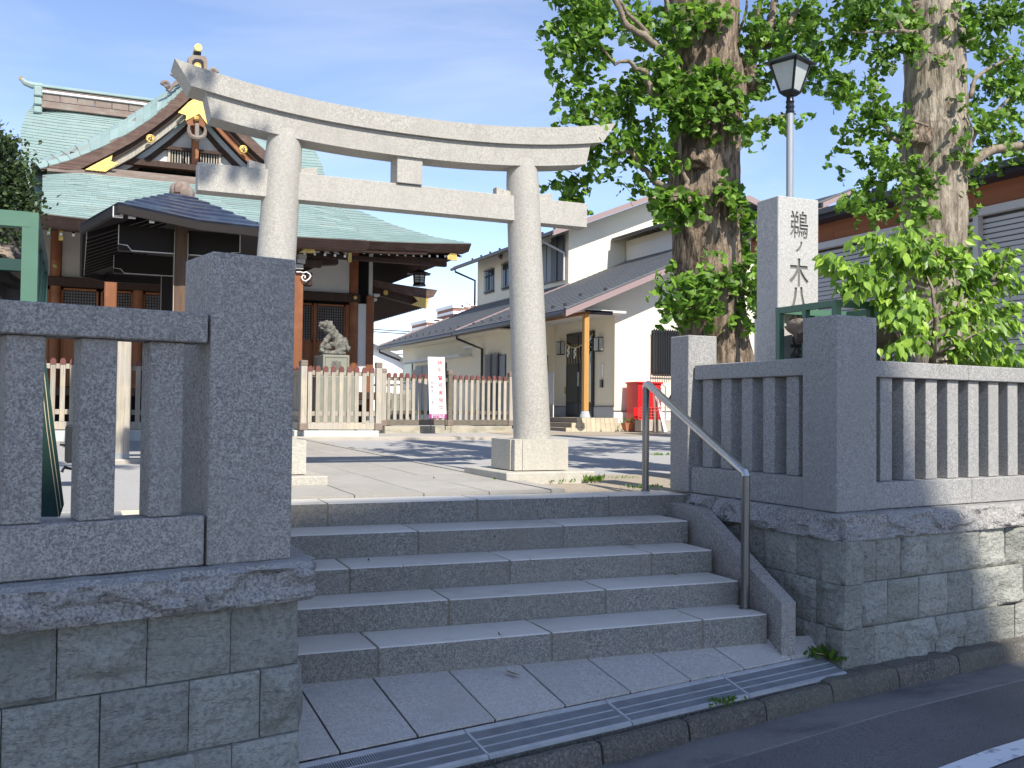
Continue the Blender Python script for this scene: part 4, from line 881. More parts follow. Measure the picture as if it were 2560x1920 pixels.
def lattice_door(x0, x1, z0, z1, zm, y):
    d = bx('door_leaf', (x0, x1, y+.03, y+.05, zm, z1), M['curtain'], ha)
    bx('door_panel', (x0+.04, x1-.04, y, y+.03, z0, zm-.06), M['wood_panel'], ha)
    for a in ((x0, x0+.045, z0, z1), (x1-.045, x1, z0, z1), (x0, x1, z1-.05, z1), (x0, x1, zm-.06, zm)): bx('door_rail', (a[0], a[1], y-.02, y+.03, a[2], a[3]), M['wood_panel'], ha)
    n = int((x1-x0)/.058); k = int((z1-zm)/.062)
    for i in range(1, n): bx('door_bar', (x0+(x1-x0)*i/n-.008, x0+(x1-x0)*i/n+.008, y-.004, y+.012, zm, z1), WD, ha)
    for j in range(1, k): bx('door_bar', (x0, x1, y-.006, y+.010, zm+(z1-zm)*j/k-.008, zm+(z1-zm)*j/k+.008), WD, ha)
zd = PY(800, 850, YW).z; zt2 = PY(800, 754, YW).z-.05
xd0 = PY(741, 800, YW).x; xd1 = PY(786, 800, YW).x; xd2 = PY(869, 800, YW).x
lattice_door(xd0, xd1-.02, zf, zt2, zd, YW+.05); lattice_door(xd1+.03, xd2-.05, zf, zt2, zd, YW+.05)
bx('door_jamb', (xd2-.05, xd2+.03, YW-.02, YW+.1, zf, zt2), WW, ha); bx('door_mullion', (xd1-.02, xd1+.03, YW-.03, YW+.1, zf, zt2), WW, ha)
for a, b in ((-1.6, -.57), (-.33, .45), (.5, 1.2), (1.42, 2.34), (2.38, 3.3)): lattice_door(a, b, zf, zb0-.02, zd+.05, YW+.05)
bx('wall_plaster', (xcol+.12, xw, YW-.02, YW+.05, 1.6, zb0-.02), M['plaster'], ha)
bx('corner_post', (xw+.0, xe+.10, YW-.06, YW+.12, 1.4, zb0+.2), M['wood_warm'], ha, .01)
bx('floor_edge', (-2, xe+.3, YW-1.1, YW+.1, zf-.22, zf-.04), WD, ha, .01)
bx('side_wall', (xe, xe+.1, YW+.12, 30, 1.2, 5.8), M['plaster'], ha)
bx('hall_interior', (-1.9, xe-.02, 24.62, 30.5, 1.0, 6.2), M['dark'], ha)  # solid near-black box painted as the darkness inside the hall
# rafters with white painted ends
rf_, re_ = [], []
def rafter(x, y0, y1, z0, z1, s=.045):
    a, b = V(x, y0, z0), V(x, y1, z1); m = MB(); m.prism([a+V(-s/2, 0, 0), a+V(s/2, 0, 0), a+V(s/2, 0, -s*1.15), a+V(-s/2, 0, -s*1.15)], b-a); o = build('rafter', m, WD, ha)
    m = MB(); m.box(x-s/2, x+s/2, y0-.012, y0-.001, z0-s*1.15, z0); build('rafter_end', m, M['white'], o)
x = PY(910, 634, 22.15).x
for k in range(13): rafter(x+k*.2, 22.15, 25, PY(910, 631, 22.15).z+.02+(.002*k*k*.3), 5.95)
x = PY(761.6, 635, 19.9).x
for k in range(-3, 5): rafter(x+k*.208, 19.9, 22.4, PY(790, 632, 19.9).z, 5.55)
for k in range(10): rafter(-.5+k*.208, 19.9, 22.4, PY(790, 632, 19.9).z+.02, 5.55)
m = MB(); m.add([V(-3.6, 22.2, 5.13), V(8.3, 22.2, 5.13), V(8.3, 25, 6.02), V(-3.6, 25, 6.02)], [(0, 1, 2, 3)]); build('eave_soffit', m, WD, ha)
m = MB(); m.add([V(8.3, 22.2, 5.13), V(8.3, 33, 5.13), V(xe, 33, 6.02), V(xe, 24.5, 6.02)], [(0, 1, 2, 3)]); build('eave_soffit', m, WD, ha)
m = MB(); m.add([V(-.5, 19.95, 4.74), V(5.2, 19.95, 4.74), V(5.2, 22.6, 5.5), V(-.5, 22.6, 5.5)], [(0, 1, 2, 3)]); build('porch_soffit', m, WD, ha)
for a, b, z in ((21.9, 22.05, 4.98), ): bx('eave_beam', (4.6, 8.2, a+.5, b+.5, z, z+.1), WD, ha)
m = MB(); m.prism(pl([(1118, 640), (1127, 632), (1142, 634), (1143, 652), (1120, 648)], 22.0), (0, .05, 0)); build('gilded_mount', m, M['gold'], ha)
m = MB(); m.prism(pl([(747, 616), (788, 618), (788, 633), (748, 631), (760, 624)], 19.75), (0, .04, 0)); build('gilded_mount', m, M['gold'], ha)
bx('gilded_mount', (PY(869, 640, 20.4).x, PY(878, 640, 20.4).x, 20.36, 20.44, PY(870, 655, 20.4).z, PY(870, 630, 20.4).z), M['gold'], ha)
bx('gilded_mount', (PY(147, 590, 20.0).x, PY(158, 590, 20.0).x, 19.96, 20.04, PY(150, 601, 20.0).z, PY(150, 572, 20.0).z), M['gold'], ha)
# porch columns, tie beam with white scroll nosing, brackets
XK0, XK1 = PY(277, 700, 20.2).x, PY(743, 700, 20.2).x
for xx in (XK0, XK1):
    bx('porch_column', (xx-.11, xx+.11, 20.1, 20.32, gz(20), 4.3), WW, ha, .02); bx('column_shoe', (xx-.14, xx+.14, 20.06, 20.36, gz(20), gz(20)+.18), M['copper_dark'], ha, .01)
bx('porch_beam', (XK0-.3, XK1+.3, 20.12, 20.3, 4.02, 4.30), WD, ha, .02); bx('porch_beam', (XK0-.3, XK1+.5, 20.14, 20.28, 4.42, 4.58), WD, ha, .02)
m = MB(); m.prism(pl([(744, 700), (770, 676), (800, 662), (846, 660), (846, 648), (744, 640)], 20.6), (0, .25, 0)); build('curved_bracket', m, WD, ha)
for xx, z in ((758, 640), (755, 652), (750, 666)):
    c = PY(xx, z, 20.0); bx('bracket_block', (c.x-.09, c.x+.07, 20.0, 20.2, c.z-.05, c.z+.04), M['plaster_warm'], ha)
for s in (0, 1):
    cs = [(741, 680), (752, 680), (758, 682), (766, 680), (774, 685), (777, 690), (772, 698), (764, 703), (757, 700), (754, 693), (758, 688), (763, 690), (762, 695)]
    pts = [PY(a, b, 20.05) for a, b in cs]; pts = [V(2*(XK0+XK1)/2-p.x, p.y, p.z) for p in pts] if s else pts
    m = MB(); m.tube(pts, [.014]*len(pts), 5); build('scroll_nosing', m, M['white'], ha)
# side wing roof with its own barge board, hanging behind the lantern
YS = 24.9
def pr_(nm, pts, y, th, mat): m = MB(); m.prism(pl(pts, y), (0, th, 0)); return build(nm, m, mat, ha)
pr_('side_barge_board', [(880, 684), (960, 705), (1030, 716), (1094, 725), (1084, 742), (1070, 747), (1030, 740), (960, 723), (880, 702)], YS, .3, M['bark_trim'])
pr_('side_gable_rail', [(880, 702), (960, 724), (1045, 745), (1036, 762), (960, 742), (880, 720)], YS+.1, .2, WD)
pr_('gilded_mount', [(1034, 741), (1073, 747), (1066, 772), (1029, 761), (1046, 753)], YS-.02, .04, M['gold'])
c = PY(964, 731, YS+.05); m = MB(); m.T = Matrix.Translation(c) @ Matrix.Rotation(math.pi/2, 4, 'X'); m.lathe((0, 0, 0), [(.068, -.02), (.07, .02), (.055, .03), (.052, .02)], 18); build('crest_disc', m, M['gold'], ha)
A_, B_ = PY(880, 700, YS+.2), PY(1064, 758, YS+.2); m = MB(); m.prism([A_, B_, B_-V(.02, 0, .05), A_-V(0, 0, .12)], (0, 6.5, 0)); build('side_soffit', m, WD, ha)
for k in range(34):
    y = YS+.4+k*.19; a = V(A_.x+.8, y, A_.z-.35); b = V(B_.x+.02, y, B_.z-.06); m = MB(); m.prism([a, a+V(0, .06, 0), a+V(0, .06, -.06), a+V(0, 0, -.06)], b-a); build('rafter', m, WD, ha)
for xx, z in ((941, 738), (934, 749)): c = PY(xx, z, YS-.1); bx('bracket_block', (c.x-.08, c.x+.08, YS-.15, YS+.1, c.z-.03, c.z+.03), M['plaster'], ha)
# hanging lantern
ln = root('hanging_lantern', 'dark metal lantern with patterned glass hanging at the right eave of the hall', 'lantern', PY(1048, 720, 23.6)); c = PY(1048, 698, 23.6)
def hexr(r, z, a=.3): return [c+V(r*math.cos(a+math.pi/3*k), r*math.sin(a+math.pi/3*k), z) for k in range(6)]
def hexloft(nm, rs, mat, par=ln):
    m = MB(); v = []; 
    for r, z in rs: v += hexr(r, z)
    m.add(v, [(6*j+i, 6*j+(i+1) % 6, 6*j+6+(i+1) % 6, 6*j+6+i) for j in range(len(rs)-1) for i in range(6)]+[tuple(range(6)), tuple(range(6*len(rs)-6, 6*len(rs)))]); return build(nm, m, mat, par)
hexloft('lantern_roof', [(.32, .12), (.33, .13), (.14, .20), (.03, .25)], M['lamp_black']); hexloft('lantern_glass', [(.135, -.10), (.15, .10)], M['frosted']); hexloft('lantern_foot', [(.19, -.17), (.17, -.13), (.15, -.10)], M['lamp_black'])
m = MB()
for p, q in zip(hexr(.14, -.17), hexr(.16, .12)): m.tube([p, q], .014, 5)
for z in (-.10, -.03, .03, .10):
    h_ = hexr(.145+.06*(z+.1)*.5, z)
    for i in range(6): m.tube([h_[i], h_[(i+1) % 6]], .009, 4)
build('lantern_cage', m, M['lamp_black'], ln); m = MB(); m.tube([c+V(0, 0, .24), c+V(0, 0, .62)], .01, 5); build('hanging_rod', m, M['lamp_black'], ln)
# ================================================================= WHITE HOUSE
ho = root('white_house', 'cream two-storey house with slate roofs and a tiled entrance porch', 'house', (13.1, 22.8, 1.0))
K, XE, ZE = .4276, 11.24, 4.05
def zr(x, dz=0): return ZE+K*(x-XE)+dz
def house_part(nm, vs, fs, mat, **k): return build(nm, MB().add(vs, fs), mat, ho, **k)
def hpoly(nm, pts, h, mat): m = MB(); m.prism([V(*p) for p in pts], h); return build(nm, m, mat, ho)
def slope_roof(nm, x0, x1, y0, y1, z0, k, th=.10, mat='slate', courses=34):
    hpoly(nm, [(x0, y0, z0), (x1, y0, z0+k*(x1-x0)), (x1, y0, z0+k*(x1-x0)-th), (x0, y0, z0-th)], (0, y1-y0, 0), M[mat])
    m = MB()
    for i in range(courses):
        a, b = x0+(x1-x0)*i/courses, x0+(x1-x0)*(i+1)/courses
        m.add([V(a, y0+.02, z0+k*(a-x0)+.020), V(a, y1-.02, z0+k*(a-x0)+.020), V(b, y1-.02, z0+k*(b-x0)+.006), V(b, y0+.02, z0+k*(b-x0)+.006), V(a, y1-.02, z0+k*(a-x0)), V(a, y0+.02, z0+k*(a-x0))], [(0, 1, 2, 3), (0, 5, 4, 1)])
    build('slate_courses', m, M['slate'], ho, kind='stuff')
slope_roof('porch_roof', XE, 20.5, 22.0, 29.88, ZE, K, courses=44)
slope_roof('wing_roof', XE, 16.2, 29.92, 38.6, ZE-.02, K, courses=26)
slope_roof('upper_roof', 14.5, 21.6, 29.3, 38.9, 7.52, .41, courses=30)
for a in ((XE-.02, 20.5, 21.94, 22.0, 0, 'front_verge'),):
    hpoly(a[5], [(a[0], a[2], zr(a[0], .03)), (a[1], a[2], zr(a[1], .03)), (a[1], a[2], zr(a[1], -.17)), (a[0], a[2], zr(a[0], -.17))], (0, .06, 0), M['fascia_pink'])
hpoly('verge_flashing', [(XE-.03, 21.92, zr(XE, .04)), (20.5, 21.92, zr(20.5, .04)), (20.5, 21.92, zr(20.5, .0)), (XE-.03, 21.92, zr(XE, .0))], (0, .14, 0), M['slate'])
hpoly('verge_flashing', [(XE, 29.83, zr(XE, .05)), (15.4, 29.83, zr(15.4, .05)), (15.4, 29.83, zr(15.4, 0)), (XE, 29.83, zr(XE, 0))], (0, .14, 0), M['fascia_pink'])
hpoly('far_verge', [(XE, 38.6, zr(XE, .04)), (15.6, 38.6, zr(15.6, .04)), (15.6, 38.6, zr(15.6, -.12)), (XE, 38.6, zr(XE, -.12))], (0, .1, 0), M['fascia_pink'])
hpoly('upper_verge', [(14.45, 29.22, 7.53), (21.6, 29.22, 10.45), (21.6, 29.22, 10.26), (14.45, 29.22, 7.34)], (0, .07, 0), M['fascia_pink'])
# snow guards along the eaves
for y in [22.9+.72*i for i in range(22)]:
    if 29.5 < y < 30.2: continue
    bx('snow_guard', (XE+.42, XE+.47, y-.06, y+.06, zr(XE+.44)+.01, zr(XE+.44)+.075), M['gutter_black'], ho)
for y in (22.5, 23.9): bx('snow_guard', (XE+1.4, XE+1.45, y-.06, y+.06, zr(XE+1.42)+.01, zr(XE+1.42)+.075), M['gutter_black'], ho)
for y in [30+.95*i for i in range(9)]: bx('snow_guard', (14.85, 14.9, y-.05, y+.05, 7.70, 7.76), M['gutter_black'], ho)
# gutters and downpipes
def gutter(x, y0, y1, z, r=.062): m = MB(); m.tube([(x, y0, z), (x, y1, z)], r, 10); build('gutter', m, M['gutter_black'], ho, smooth='auto')
gutter(XE-.04, 22.0, 29.82, ZE-.10, .07); gutter(XE-.04, 30.0, 38.6, ZE-.11, .055); gutter(14.44, 29.4, 38.9, 7.42, .06)
for pts in ([(XE, 29.7, 3.93), (XE, 29.7, 3.80), (11.84, 29.0, 3.45), (11.84, 29.0, 1.0)], [(XE, 38.5, 3.93), (XE, 38.5, 3.80), (11.85, 37.7, 3.45)], [(14.5, 38.6, 7.40), (14.5, 38.6, 7.3), (15.3, 38.35, 6.95), (15.3, 38.35, 5.9)], [(14.6, 30.3, 7.40), (14.6, 30.3, 7.3), (15.33, 30.15, 6.95), (15.33, 30.15, 6.0)]):
    m = MB(); m.tube([V(*p) for p in pts], .042, 8); build('downpipe', m, M['gutter_black'] if pts[0][0] != 14.6 else M['shutter_frame'], ho, smooth='auto')
# walls
CRM = M['cream']
hpoly('front_wall', [(13.13, 22.8, 1.0), (20.4, 22.8, 1.0), (20.4, 22.8, zr(20.4, -.1)), (13.13, 22.8, zr(13.13, -.1))], (0, .15, 0), CRM)
hpoly('front_wall', [(11.6, 22.8, zr(11.6, -.12)), (11.6, 22.8, 4.13), (13.13, 22.8, 4.13), (13.13, 22.8, zr(13.13, -.1))], (0, .15, 0), CRM)
bx('porch_wall', (13.13, 13.28, 22.95, 26.4, 1.0, 4.5), CRM, ho); bx('porch_wall', (11.9, 13.13, 26.35, 26.5, 1.0, 4.3), CRM, ho)
bx('wing_wall', (11.9, 12.05, 26.5, 37.5, 1.0, 4.25), CRM, ho); hpoly('wing_wall', [(12.05, 37.35, 1.0), (15.5, 37.35, 1.0), (15.5, 37.35, zr(15.5, -.14)), (12.05, 37.35, zr(12.05, -.14))], (0, .15, 0), CRM)
bx('plinth_band', (13.10, 20.4, 22.77, 22.8, 1.0, 1.50), M['white'], ho); bx('plinth_trim', (13.09, 20.4, 22.755, 22.8, 1.50, 1.525), M['gutter_black'], ho)
bx('plinth_band', (13.10, 13.13, 22.8, 26.35, 1.33, 1.62), M['plinth_grey'], ho); bx('plinth_trim', (13.09, 13.13, 22.8, 23.85, 1.62, 1.64), M['gutter_black'], ho); bx('plinth_trim', (13.09, 13.13, 25.55, 26.35, 1.62, 1.64), M['gutter_black'], ho)
bx('eave_lining', (XE+.05, 11.9, 26.4, 38.4, 3.86, 3.90), CRM, ho); bx('porch_ceiling', (XE+.1, 13.12, 22.2, 26.4, 4.06, 4.12), M['plaster'], ho)
hpoly('upper_front_wall', [(15.4, 29.95, 5.2), (21.4, 29.95, 5.2), (21.4, 29.95, 10.15), (15.4, 29.95, 7.72)], (0, .15, 0), CRM)
bx('upper_side_wall', (15.4, 15.55, 30.1, 38.3, 5.3, 7.75), CRM, ho); hpoly('upper_back', [(15.5, 38.2, 5.3), (20, 38.2, 5.3), (20, 38.2, 9.6), (15.5, 38.2, 7.8)], (0, .1, 0), CRM)
bx('wall_flashing', (15.30, 15.4, 30.0, 38.3, zr(15.35)-.02, zr(15.35)+.05), M['slate'], ho)
# dormer volume on the right of the porch roof
hpoly('dormer_wall', [(17.65, 26.0, 6.3), (17.65, 29.9, 6.3), (17.65, 29.9, 7.5), (17.65, 26.0, 7.5)], (4.1, 0, 0), CRM)
bx('dormer_recess', (17.60, 17.64, 26.2, 29.7, 6.7, 7.3), M['plaster'], ho)
dpk = PY(1869, 491, 25.52)
hpoly('dormer_roof', [(17.05, 25.5, 7.55), (dpk.x, 25.5, dpk.z), (22.2, 25.5, dpk.z-.85), (22.2, 25.5, dpk.z-.95), (dpk.x, 25.5, dpk.z-.12), (17.05, 25.5, 7.45)], (0, 4.4, 0), M['slate']); gutter(17.02, 25.6, 29.6, 7.45, .05)
hpoly('dormer_verge', [(17.05, 25.42, 7.57), (dpk.x, 25.42, dpk.z+.02), (22.2, 25.42, dpk.z-.83), (22.2, 25.42, dpk.z-1.0), (dpk.x, 25.42, dpk.z-.18), (17.05, 25.42, 7.40)], (0, .07, 0), M['fascia_pink'])
hpoly('dormer_front', [(17.65, 25.98, 6.0), (21.8, 25.98, 6.0), (21.8, 25.98, dpk.z-.9), (dpk.x, 25.98, dpk.z-.2), (17.65, 25.98, 7.5)], (0, .02, 0), CRM)
# openings on the shaded sides (planes facing the path)
def win_x(x, y0, y1, z0, z1, panes=2, grille=0, fr='alu_dark', glass='glass'):
    f = bx('window', (x-.03, x+.02, y0, y1, z0, z1), M[fr], ho, .004); t = .035
    for k in range(panes):
        a, b = y0+(y1-y0)*k/panes+t, y0+(y1-y0)*(k+1)/panes-t
        bx('pane', (x-.036-.006*(k % 2), x-.031, a, b, z0+t, z1-t), M[glass], f)
    for k in range(grille):
        yy = y0+(y1-y0)*(k+.5)/grille; bx('grille_bar', (x-.10, x-.085, yy-.008, yy+.008, z0-.04, z1+.04), M['alu_dark'], f)
    if grille:
        for zz in (z0+.05, z1-.05): bx('grille_rail', (x-.105, x-.03, y0, y1, zz-.012, zz+.012), M['alu_dark'], f)
    bx('sill', (x-.05, x, y0-.03, y1+.03, z0-.035, z0-.002), M[fr], f); return f
def yz(px, py, x): p = PX(px, py, x); return p.y, p.z
X2 = 15.4
for (a, b, c, d) in ((1214, 1236, 677, 734), (1258, 1277, 660, 724)):
    ya, z1 = yz(a, c, X2); yb, _ = yz(b, c, X2); _, z0 = yz(a, d, X2); win_x(X2, yb, ya, z0, z1, 2, 6)
ya, z1 = yz(1352, 615, X2); yb, _ = yz(1414, 600, X2); _, z0 = yz(1352, 712, X2)
win_x(X2, yb+.85, ya, z0, z1, 2, 0, glass='curtain')
for k in range(2): bx('storm_shutter', (X2-.10-.03*k, X2-.06-.03*k, yb+.02+.42*k, yb+.46+.42*k, z0-.05, z1+.1), M['shutter_dark'], ho, .004)
c = PX(1254, 642, X2); m = MB(); m.T = Matrix.Translation(c) @ Matrix.Rotation(-math.pi/2, 4, 'Y'); m.lathe((0, 0, 0), [(.10, 0), (.11, .05), (.04, .12), (.02, .13)], 12); build('vent_hood', m, M['copper_dark'], ho)
X1 = 11.9
win_x(X1, 36.2, 37.3, 2.55, 3.3, 1, 0); win_x(X1, 36.2, 37.3, 1.2, 2.3, 2, 0, fr='shutter_frame')
win_x(X1, 32.4, 35.8, 1.35, 3.15, 4, 0, glass='curtain'); bx('window_hood', (X1-.45, X1, 30.0, 35.9, 3.26, 3.32), M['plaster'], ho)
bx('tan_blind', (X1-.045, X1-.04, 32.45, 33.1, 1.5, 3.1), M['tan'], ho); bx('meter_box', (X1-.15, X1, 35.9, 36.05, 2.5, 3.0), M['white'], ho)
win_x(X1, 27.2, 29.0-.35, 1.3, 3.2, 2, 0, glass='curtain')
for k in range(2):
    d_ = bx('louvre_shutter', (X1-.09-.02*k, X1-.05-.02*k, 27.65+.5*k, 28.13+.5*k, 1.3, 3.25), M['shutter_dark'], ho)
    for j in range(28): bx('louvre', (X1-.11-.02*k, X1-.09-.02*k, 27.69+.5*k, 28.09+.5*k, 1.38+.065*j, 1.41+.065*j), M['shutter_dark'], d_)
bx('tube_lamp', (X1-.10, X1, 29.8, 30.6, 3.52, 3.62), M['white'], ho, .02)
# entrance door, lamps, intercom, rope
df = bx('entrance_door', (13.06, 13.12, 23.89, 25.5, 1.34, 3.74), M['alu_dark'], ho, .005)
for k in range(2): bx('door_pane', (13.045, 13.058, 23.95+.78*k, 24.66+.78*k, 1.75, 3.66), M['glass'], df); bx('kick_panel', (13.045, 13.058, 23.95+.78*k, 24.66+.78*k, 1.40, 1.70), M['shutter_dark'], df)
bx('door_handle', (12.99, 13.03, 24.60, 24.64, 2.2, 2.6), M['steel'], df)
for yy, zz in ((25.85, 3.35), (23.55, 3.33)):
    l = bx('wall_lamp', (12.98, 13.12, yy-.13, yy+.13, zz-.20, zz+.20), M['alu_dark'], ho, .006)
    bx('lamp_glass', (12.965, 13.0, yy-.105, yy-.01, zz-.17, zz+.17), M['frosted'], l); bx('lamp_glass', (12.965, 13.0, yy+.01, yy+.105, zz-.17, zz+.17), M['frosted'], l); bx('lamp_glass', (13.0, 13.11, yy-.136, yy-.131, zz-.17, zz+.17), M['frosted'], l)
bx('name_plate', (13.09, 13.13, 23.40, 23.50, 2.45, 2.78), M['plaster'], ho); bx('intercom', (13.07, 13.13, 23.40, 23.52, 2.15, 2.36), M['lamp_black'], ho, .005); bx('letter_slot', (13.10, 13.13, 25.60, 25.68, 2.0, 2.2), M['gold'], ho)
rp_ = root('straw_rope', 'sagging straw rope with white zigzag papers over the house door', 'rope', (13.0, 24.7, 3.4))
m = MB(); m.tube([V(12.98, 23.75+t*.2, 3.62-.32*math.sin(math.pi*t/10)) for t in range(11)], [.012+.014*math.sin(math.pi*t/10) for t in range(11)], 6); build('rope_strand', m, M['rope'], rp_)
for yy in (25.15, 24.75, 24.2):
    m = MB(); zt_ = 3.62-.32*math.sin(math.pi*(yy-23.75)/2)
    for k in range(4): o_ = (.03 if k % 2 else -.03); m.add([V(12.95, yy-.045+o_, zt_-.07*k), V(12.95, yy+.045+o_, zt_-.07*k), V(12.95, yy+.045+o_, zt_-.07*k-.10), V(12.95, yy-.045+o_, zt_-.07*k-.10)], [(0, 1, 2, 3)])
    build('paper_streamer', m, M['paper'], rp_)
for k in range(9): yy = 24.0+.16*k; m = MB(); m.tube([V(12.96, yy, 3.4), V(12.955, yy+.02, 3.1), V(12.96, yy-.01, 2.85)], .007, 4); build('straw_tail', m, M['rope'], rp_)
m = MB(); bx('porch_post', (11.91, 12.05, 22.23, 22.37, 1.50, 4.0), M['pine_post'], ho, .008); m.lathe((11.98, 22.3, 1.33), [(.14, 0), (.14, .02), (.10, .16), (.095, .17)], 16); build('post_foot', m, M['plinth_grey'], ho)
bx('porch_beam', (11.9, 12.06, 22.2, 26.35, 4.0, 4.10), M['wood_warm'], ho); bx('porch_beam', (12.06, 12.72, 22.2, 22.32, 4.0, 4.10), M['lamp_black'], ho)
wb = PY(1362, 880, 26.3); bx('wooden_plaque', (wb.x-.16, wb.x+.10, 26.28, 26.34, 2.15, 3.15), M['wood_warm'], ho, .005); glyph('plaque_character', '社務所', .2, M['wood_dark'], ho, Matrix.Translation((wb.x-.03, 26.274, 2.7)), 0, .4, 1)
bd = root('white_board', 'white board on thin legs beside the house entrance', 'board', PG(1355, 1045)); p0, p1 = PY(1340, 930, 24.5), PY(1381, 1010, 24.5); bx('board_panel', (p0.x, p1.x, 24.48, 24.52, p1.z, p0.z), M['plinth_grey'], bd, .005)
for xx in (p0.x+.02, p1.x+.03): m = MB(); m.tube([(xx, 24.5, gz(24)), (xx, 24.5, p0.z)], .014, 6); build('board_leg', m, M['white'], bd)
# tiled entrance steps: one tile at a time on the face towards the steps
es = root('entrance_steps', 'beige tiled steps in front of the house entrance', 'steps', (12, 22.5, .95))
for k, (a, b, z0, z1, yy) in enumerate(((1442, 1546, 1.19, 1.325, 22.58), (1429, 1561, 1.065, 1.19, 22.54), (1415, 1576, .93, 1.065, 22.5))):
    xa, xb = PY(a, 1060, yy).x, PY(b, 1060, yy).x; bx('step_core', (xa+.006, xb, yy+.012, 26.3, z0, z1-.006), M['concrete'], es)
    n = round((xb-xa)/.145)
    for i in range(n): bx('tile', (xa+(xb-xa)*i/n+.004, xa+(xb-xa)*(i+1)/n-.004, yy, yy+.012, z0+.004, z1), M['tile'], es, .002)
    nl = 22
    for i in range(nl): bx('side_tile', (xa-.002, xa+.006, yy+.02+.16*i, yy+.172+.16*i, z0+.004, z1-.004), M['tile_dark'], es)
    bx('nosing', (xa-.01, xa+.16, yy+.01, 26.3, z1-.006, z1), M['tile'], es)
    for i in range(n): bx('top_tile', (xa+(xb-xa)*i/n+.004, xa+(xb-xa)*(i+1)/n-.004, yy, yy+.14, z1, z1+.004), M['tile'], es)
# barred window in the front wall
wx0, wx1 = PY(1628, 880, 22.8).x, PY(1735, 880, 22.8).x; wz0, wz1 = PY(1640, 935, 22.8).z, PY(1640, 826, 22.8).z
f = bx('window', (wx0, wx1, 22.76, 22.80, wz0, wz1), M['alu_dark'], ho); bx('pane', (wx0+.05, wx1-.05, 22.75, 22.758, wz0+.05, wz1-.05), M['glass'], f)
n = 19
for i in range(n+1): bx('grille_bar', (wx0+(wx1-wx0)*i/n-.014, wx0+(wx1-wx0)*i/n+.014, 22.63, 22.66, wz0-.06, wz1+.03), M['alu_dark'], f)
for zz in (wz0, wz1-.03): bx('grille_rail', (wx0-.03, wx1+.03, 22.66, 22.68, zz, zz+.03), M['alu_dark'], f)
# ================================================================= RED BOX AND CLUTTER BY THE HOUSE
rb = root('red_cabinet', 'tall red steel cabinet standing against the cream house wall', 'cabinet', PG(1622, 1075)); yb = 22.05
q0, q1 = PY(1590, 1072, yb), PY(1654, 960, yb); bx('cabinet_body', (q0.x+.06, q1.x, yb, yb+.6, gz(22), q1.z), M['red'], rb, .01); bx('cabinet_lid', (q0.x+.03, q1.x+.03, yb-.04, yb+.62, q1.z, q1.z+.05), M['red'], rb, .01)
bx('cabinet_door', (q0.x+.12, q1.x-.10, yb-.012, yb, gz(22)+.1, q1.z-.06), M['red'], rb, .004)
cb = root('concrete_block', 'low pale concrete block in front of the red cabinet', 'block', PG(1650, 1076)); r0, r1 = PY(1604, 1072, 21.6), PY(1690, 1049, 21.6); bx('block_body', (r0.x, r1.x, 21.6, 21.95, gz(21.6), r1.z), M['concrete'], cb, .02)
rc = root('red_crate', 'faded red plastic mesh crate on top of the concrete block', 'crate', r1); c0, c1 = PY(1598, 1046, 21.6), PY(1652, 1017, 21.6)
for i in range(8): xx = lerp(c0.x, c1.x, i/7); bx('crate_rib', (xx-.012, xx+.012, 21.62, 21.64, r1.z, r1.z+(c1.z-c0.z)), M['red_mesh'], rc)
for j in range(5): zz = r1.z+(c1.z-c0.z)*j/4; bx('crate_band', (c0.x, c1.x, 21.61, 21.63, zz-.012, zz+.012), M['red_mesh'], rc)
bx('crate_back', (c0.x, c1.x, 21.86, 21.88, r1.z, r1.z+(c1.z-c0.z)), M['red'], rc); bx('crate_floor', (c0.x, c1.x, 21.64, 21.86, r1.z, r1.z+.02), M['red'], rc)
dr_ = root('drying_rack', 'grey tubular rack standing right of the red cabinet', 'rack', PG(1665, 1075)); a = PY(1652, 1040, 21.9); 
m = MB(); m.tube([V(a.x, 21.9, gz(22)), V(a.x, 21.9, 2.15), V(a.x+.05, 21.9, 2.22), V(a.x+.14, 21.9, 2.15), V(a.x+.14, 21.9, gz(22))], .018, 6); build('rack_frame', m, M['pole'], dr_)
for k in range(5): m = MB(); m.tube([V(a.x, 21.9, 1.25+.09*k), V(a.x+.6, 21.9, 1.25+.09*k)], .01, 5); build('rack_bar', m, M['pole'], dr_)
bo_ = root('leaning_boards', 'thin white and dark boards leaning beside the red cabinet', 'boards', PG(1600, 1076))
for px_, dx_, mt_ in ((1606, .16, 'white'), (1610, .2, 'shutter_frame'), (1588, -.1, 'wood_dark'), (1582, -.08, 'copper_dark')): a = PG(px_, 1076); m = MB(); m.prism([V(a.x, 21.5, gz(21)), V(a.x+.05, 21.5, gz(21)), V(a.x+.05-dx_, 21.7, gz(21)+.95), V(a.x-dx_, 21.7, gz(21)+.95)], (0, .02, 0)); build('thin_board', m, M[mt_], bo_)
pp = root('potted_plant', 'terracotta planter with a small green plant beside the entrance steps', 'plant', PG(1575, 1077)); a = PY(1574, 1068, 22.15)
m = MB(); m.add([V(a.x+sx*w_, 22.15+sy_*d_, gz(22)+z) for z, w_, d_ in ((.02, .15, .08), (.17, .19, .11), (.20, .20, .12), (.21, .20, .12)) for sx, sy_ in ((-1, -1), (1, -1), (1, 1), (-1, 1))], [(0, 1, 2, 3)]+[(4*k+i, 4*k+(i+1) % 4, 4*k+4+(i+1) % 4, 4*k+4+i) for k in range(3) for i in range(4)]+[(12, 13, 14, 15)]); build('planter', m, M['terracotta'], pp)
m = MB()
